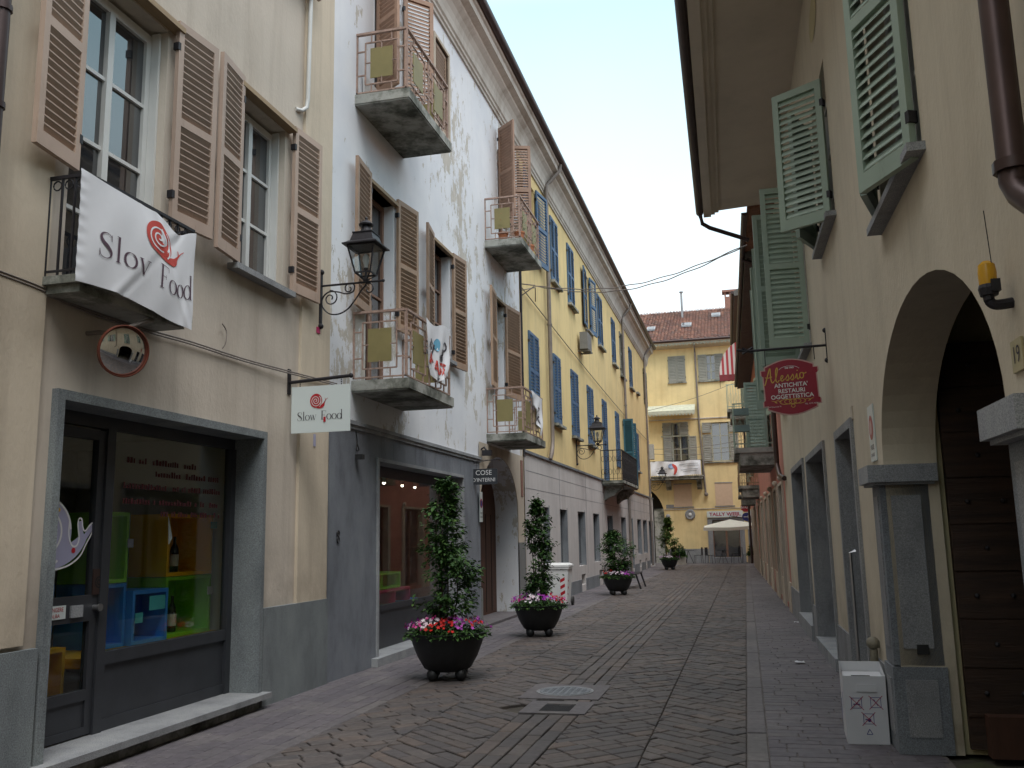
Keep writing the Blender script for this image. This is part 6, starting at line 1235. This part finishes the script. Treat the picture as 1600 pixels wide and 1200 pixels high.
planter(-3.52, 43.6, .40, .40, 'farthest black bowl planter with a pointed yellow green shrub, near the end house', [(.5, .3, 0, 0), (.8, .45, 0, 0), (1.2, .42, 0, 0), (1.6, .3, 0, 0), (2.0, .17, 0, 0), (2.35, .05, 0, 0)], [('violet_flowers', M_petv, [(0, 60), (120, 230)]), ('pale_flowers', M_petw, [(230, 300)])], 33, 3200, .10, leafm=M_leafy)

# wheelie bin ------------------------------------------------------------------------------
t = thing('wheelie_bin', 'white wheeled bin with red and white chevrons behind the second planter', 'bin', (-4.35, 21.7, 0)); x0, x1, y0, y1 = -4.68, -4.08, 21.4, 21.95
m = MB(); m.hexa([(x0+.06, y0+.05, .06), (x1-.06, y0+.05, .06), (x1-.06, y1-.03, .06), (x0+.06, y1-.03, .06), (x0, y0, .90), (x1, y0, .90), (x1, y1, .90), (x0, y1, .90)]); m.box(x0-.02, x1+.02, y0-.02, y1+.02, .86, .90); m.build('body', M_white, t)
m = MB(); m.box(x0-.03, x1+.03, y0-.03, y1+.04, .905, .95).hexa([(x0-.02, y0-.02, .95), (x1+.02, y0-.02, .95), (x1+.02, y1+.03, .95), (x0-.02, y1+.03, .95), (x0+.06, y0+.06, .99), (x1-.06, y0+.06, .99), (x1-.06, y1-.03, .99), (x0+.06, y1-.03, .99)]); m.build('lid', M_white, t)
for s_ in (0, 1): MB().lathe([(.01, 0), (.10, 0), (.10, .05), (.01, .05)], (x0-.01+s_*(x1-x0-.03), y1, .10), 16, 'x').build('wheel', M_black, t)
MB().tube([(x0+.05, y1+.02, .9), (x0+.05, y1+.09, .9), (x1-.05, y1+.09, .9), (x1-.05, y1+.02, .9)], .015, 6).build('handle', M_black, t)
m1, m2 = MB(), MB()
for k in range(6):
    z = .24+k*.075; mm_ = (m1, m2)[k % 2]
    yf = lambda z_: y0+.05-.05*(z_-.06)/.84-.004
    a, b = x1-.20, x1-.09; mm_.face([(a, yf(z), z), (b, yf(z), z+.06), (b, yf(z+.1), z+.135), (a, yf(z+.1), z+.075)])
    xf = lambda z_: x1-.06+.06*(z_-.06)/.84+.004
    mm_.face([(xf(z), y0+.06, z+.06), (xf(z), y0+.17, z), (xf(z), y0+.17, z+.075), (xf(z), y0+.06, z+.135)])
m1.build('red_chevrons', M_red, t, norm=False); m2.build('white_chevrons', M_whitepaint, t, norm=False)
# bench --------------------------------------------------------------------------------------
t = thing('park_bench', 'dark slatted bench on the left pavement behind the third planter', 'bench', (-3.55, 29, 0)); m = MB(); [m.box(-3.75+k*.1, -3.68+k*.1, 28.2, 29.9, .43, .46) for k in range(5)]; m.build('seat', M_iron, t); m = MB(); [m.box(-3.8-.02*k, -3.77-.02*k, 28.2, 29.9, .55+k*.12, .63+k*.12) for k in range(3)]; m.build('backrest', M_iron, t)
for y in (28.35, 29.7):
    m = MB(); m.bar((-3.32, y, .45), (-3.18, y, 0), .05).bar((-3.7, y, .45), (-3.85, y, 0), .05).bar((-3.76, y, .4), (-3.84, y, .9), .04); m.build('leg', M_iron, t)

# cafe at the end ------------------------------------------------------------------------------
t = thing('cafe_parasol', 'cream square parasol in front of the far shop', 'parasol', (.75, 51.2, 0)); ap = (-.80, 51.2, 2.36); hw = 1.4; m = MB(); C_ = [(-.80-hw, 51.2-hw*.5, 1.95), (-.80+hw, 51.2-hw*.5, 2.0), (-.80+hw, 51.2+hw*.5, 2.1), (-.80-hw, 51.2+hw*.5, 2.05)]
for k in range(4):
    a, b = C_[k], C_[(k+1) % 4]; mid = tuple((a[i]+b[i])/2-(.05 if i == 2 else 0) for i in range(3)); m.face([a, mid, ap]); m.face([mid, b, ap]); lo = lambda p: (p[0], p[1], p[2]-.17); m.face([a, mid, lo(mid), lo(a)]); m.face([mid, b, lo(b), lo(mid)])
m.build('canopy', M_canvas, t, norm=False); m = MB(); m.tube([(.85, 51.6, 0), (.85, 51.6, 2.3)], .035, 8); m.tube([(.85, 51.6, 2.25), (-.80, 51.2, 2.55), (-.80, 51.2, 2.42)], .025, 6); m.box(.6, 1.1, 51.4, 51.85, 0, .06); m.build('pole', M_iron, t)
def chair(x, y, rz, label, src=[None]):
    if src[0] is None:
        t = thing('cafe_chair', label, 'chair', (0, 0, 0), 'dark metal cafe chairs'); m = MB()
        [m.box(-.2, .2, -.2+k*.07, -.16+k*.07, .43, .45) for k in range(6)]; m.build('seat', M_iron, t); m = MB(); [m.box(-.18+k*.08, -.15+k*.08, .20, .22, .45, .85) for k in range(5)]; m.box(-.2, .2, .2, .22, .83, .87); m.build('backrest', M_iron, t)
        for sx in (-1, 1):
            for sy in (-1, 1): m = MB(); m.tube([(sx*.18, sy*.18, .43), (sx*.2, sy*.22, 0)], .012, 5); m.build('leg', M_iron, t)
        src[0] = t; t.location = (x, y, 0); t.rotation_euler = (0, 0, rz)
    else: dup(src[0], (x, y, 0), rz, label)
chair(-2.65, 52.9, -1.3, 'dark metal cafe chair between the left cafe table and the far shop door'); chair(-3.8, 52.9, 1.4, 'dark metal cafe chair at the left end, beside the stone plant box'); chair(-2.0, 52.4, 1.2, 'dark metal cafe chair left of the table under the parasol'); chair(-.6, 52.4, -1.2, 'dark metal cafe chair right of the table under the parasol'); chair(-.05, 52.7, 1.5, 'dark metal cafe chair beside the right hand stone plant box')
t = thing('cafe_table', 'round dark cafe table at the left in front of the yellow wall', 'table', (0, 0, 0), 'round cafe tables'); MB().lathe([(.01, .70), (.35, .70), (.35, .72), (.01, .72)], (0, 0, 0), 24).build('tabletop', M_iron, t)
for k in range(3): MB().tube([(0, 0, .7), (.28*math.cos(2.1*k), .28*math.sin(2.1*k), 0)], .014, 5).build('leg', M_iron, t)
t.location = (-3.2, 52.8, 0); dup(t, (-1.3, 52.3, 0), .5, 'round dark cafe table under the cream parasol')
def plantbox(x, y, w, label, seed):
    t = thing('plant_box', label, 'plant box', (x, y, 0), 'pale stone plant boxes'); m = MB(); m.box(x-w/2, x+w/2, y-.2, y+.2, .05, .42).box(x-w/2-.03, x+w/2+.03, y-.23, y+.23, 0, .05); m.build('box', simple('pale stone box', (.38, .35, .3), .8), t)
    def pf(r): a = r.uniform(0, 6.28); q = r.uniform(0, 1)**.5; h = r.uniform(0, 1); return (x+(w*.55)*q*math.cos(a)*(1-h*.4), y+.3*q*math.sin(a), .42+.58*h*(.7+.3*math.sin(a*3)), (math.cos(a), math.sin(a)))
    m = MB(); leafcloud(m, pf, 900, .13, seed); m.build('foliage', M_leaf, t, norm=False)
plantbox(-3.55+.0, 50.9, .65, 'pale stone plant box with a leafy shrub at the left of the cafe', 50); plantbox(.42, 52.2, .8, 'pale stone plant box with a dark fern at the right of the far shop', 60)

# unseen backdrop added behind the viewpoint to stop light leaking in, and blocks beyond the side street
F = FW
bb = thing('rear_backdrop', 'plain ochre backdrop block, unseen, added behind the viewpoint against light leaks', 'building', (-2, -14, 0)); m = MB(); m.box(-14, 10, -22, -14, 0, 9); m.build('wall', M_beige2, bb)
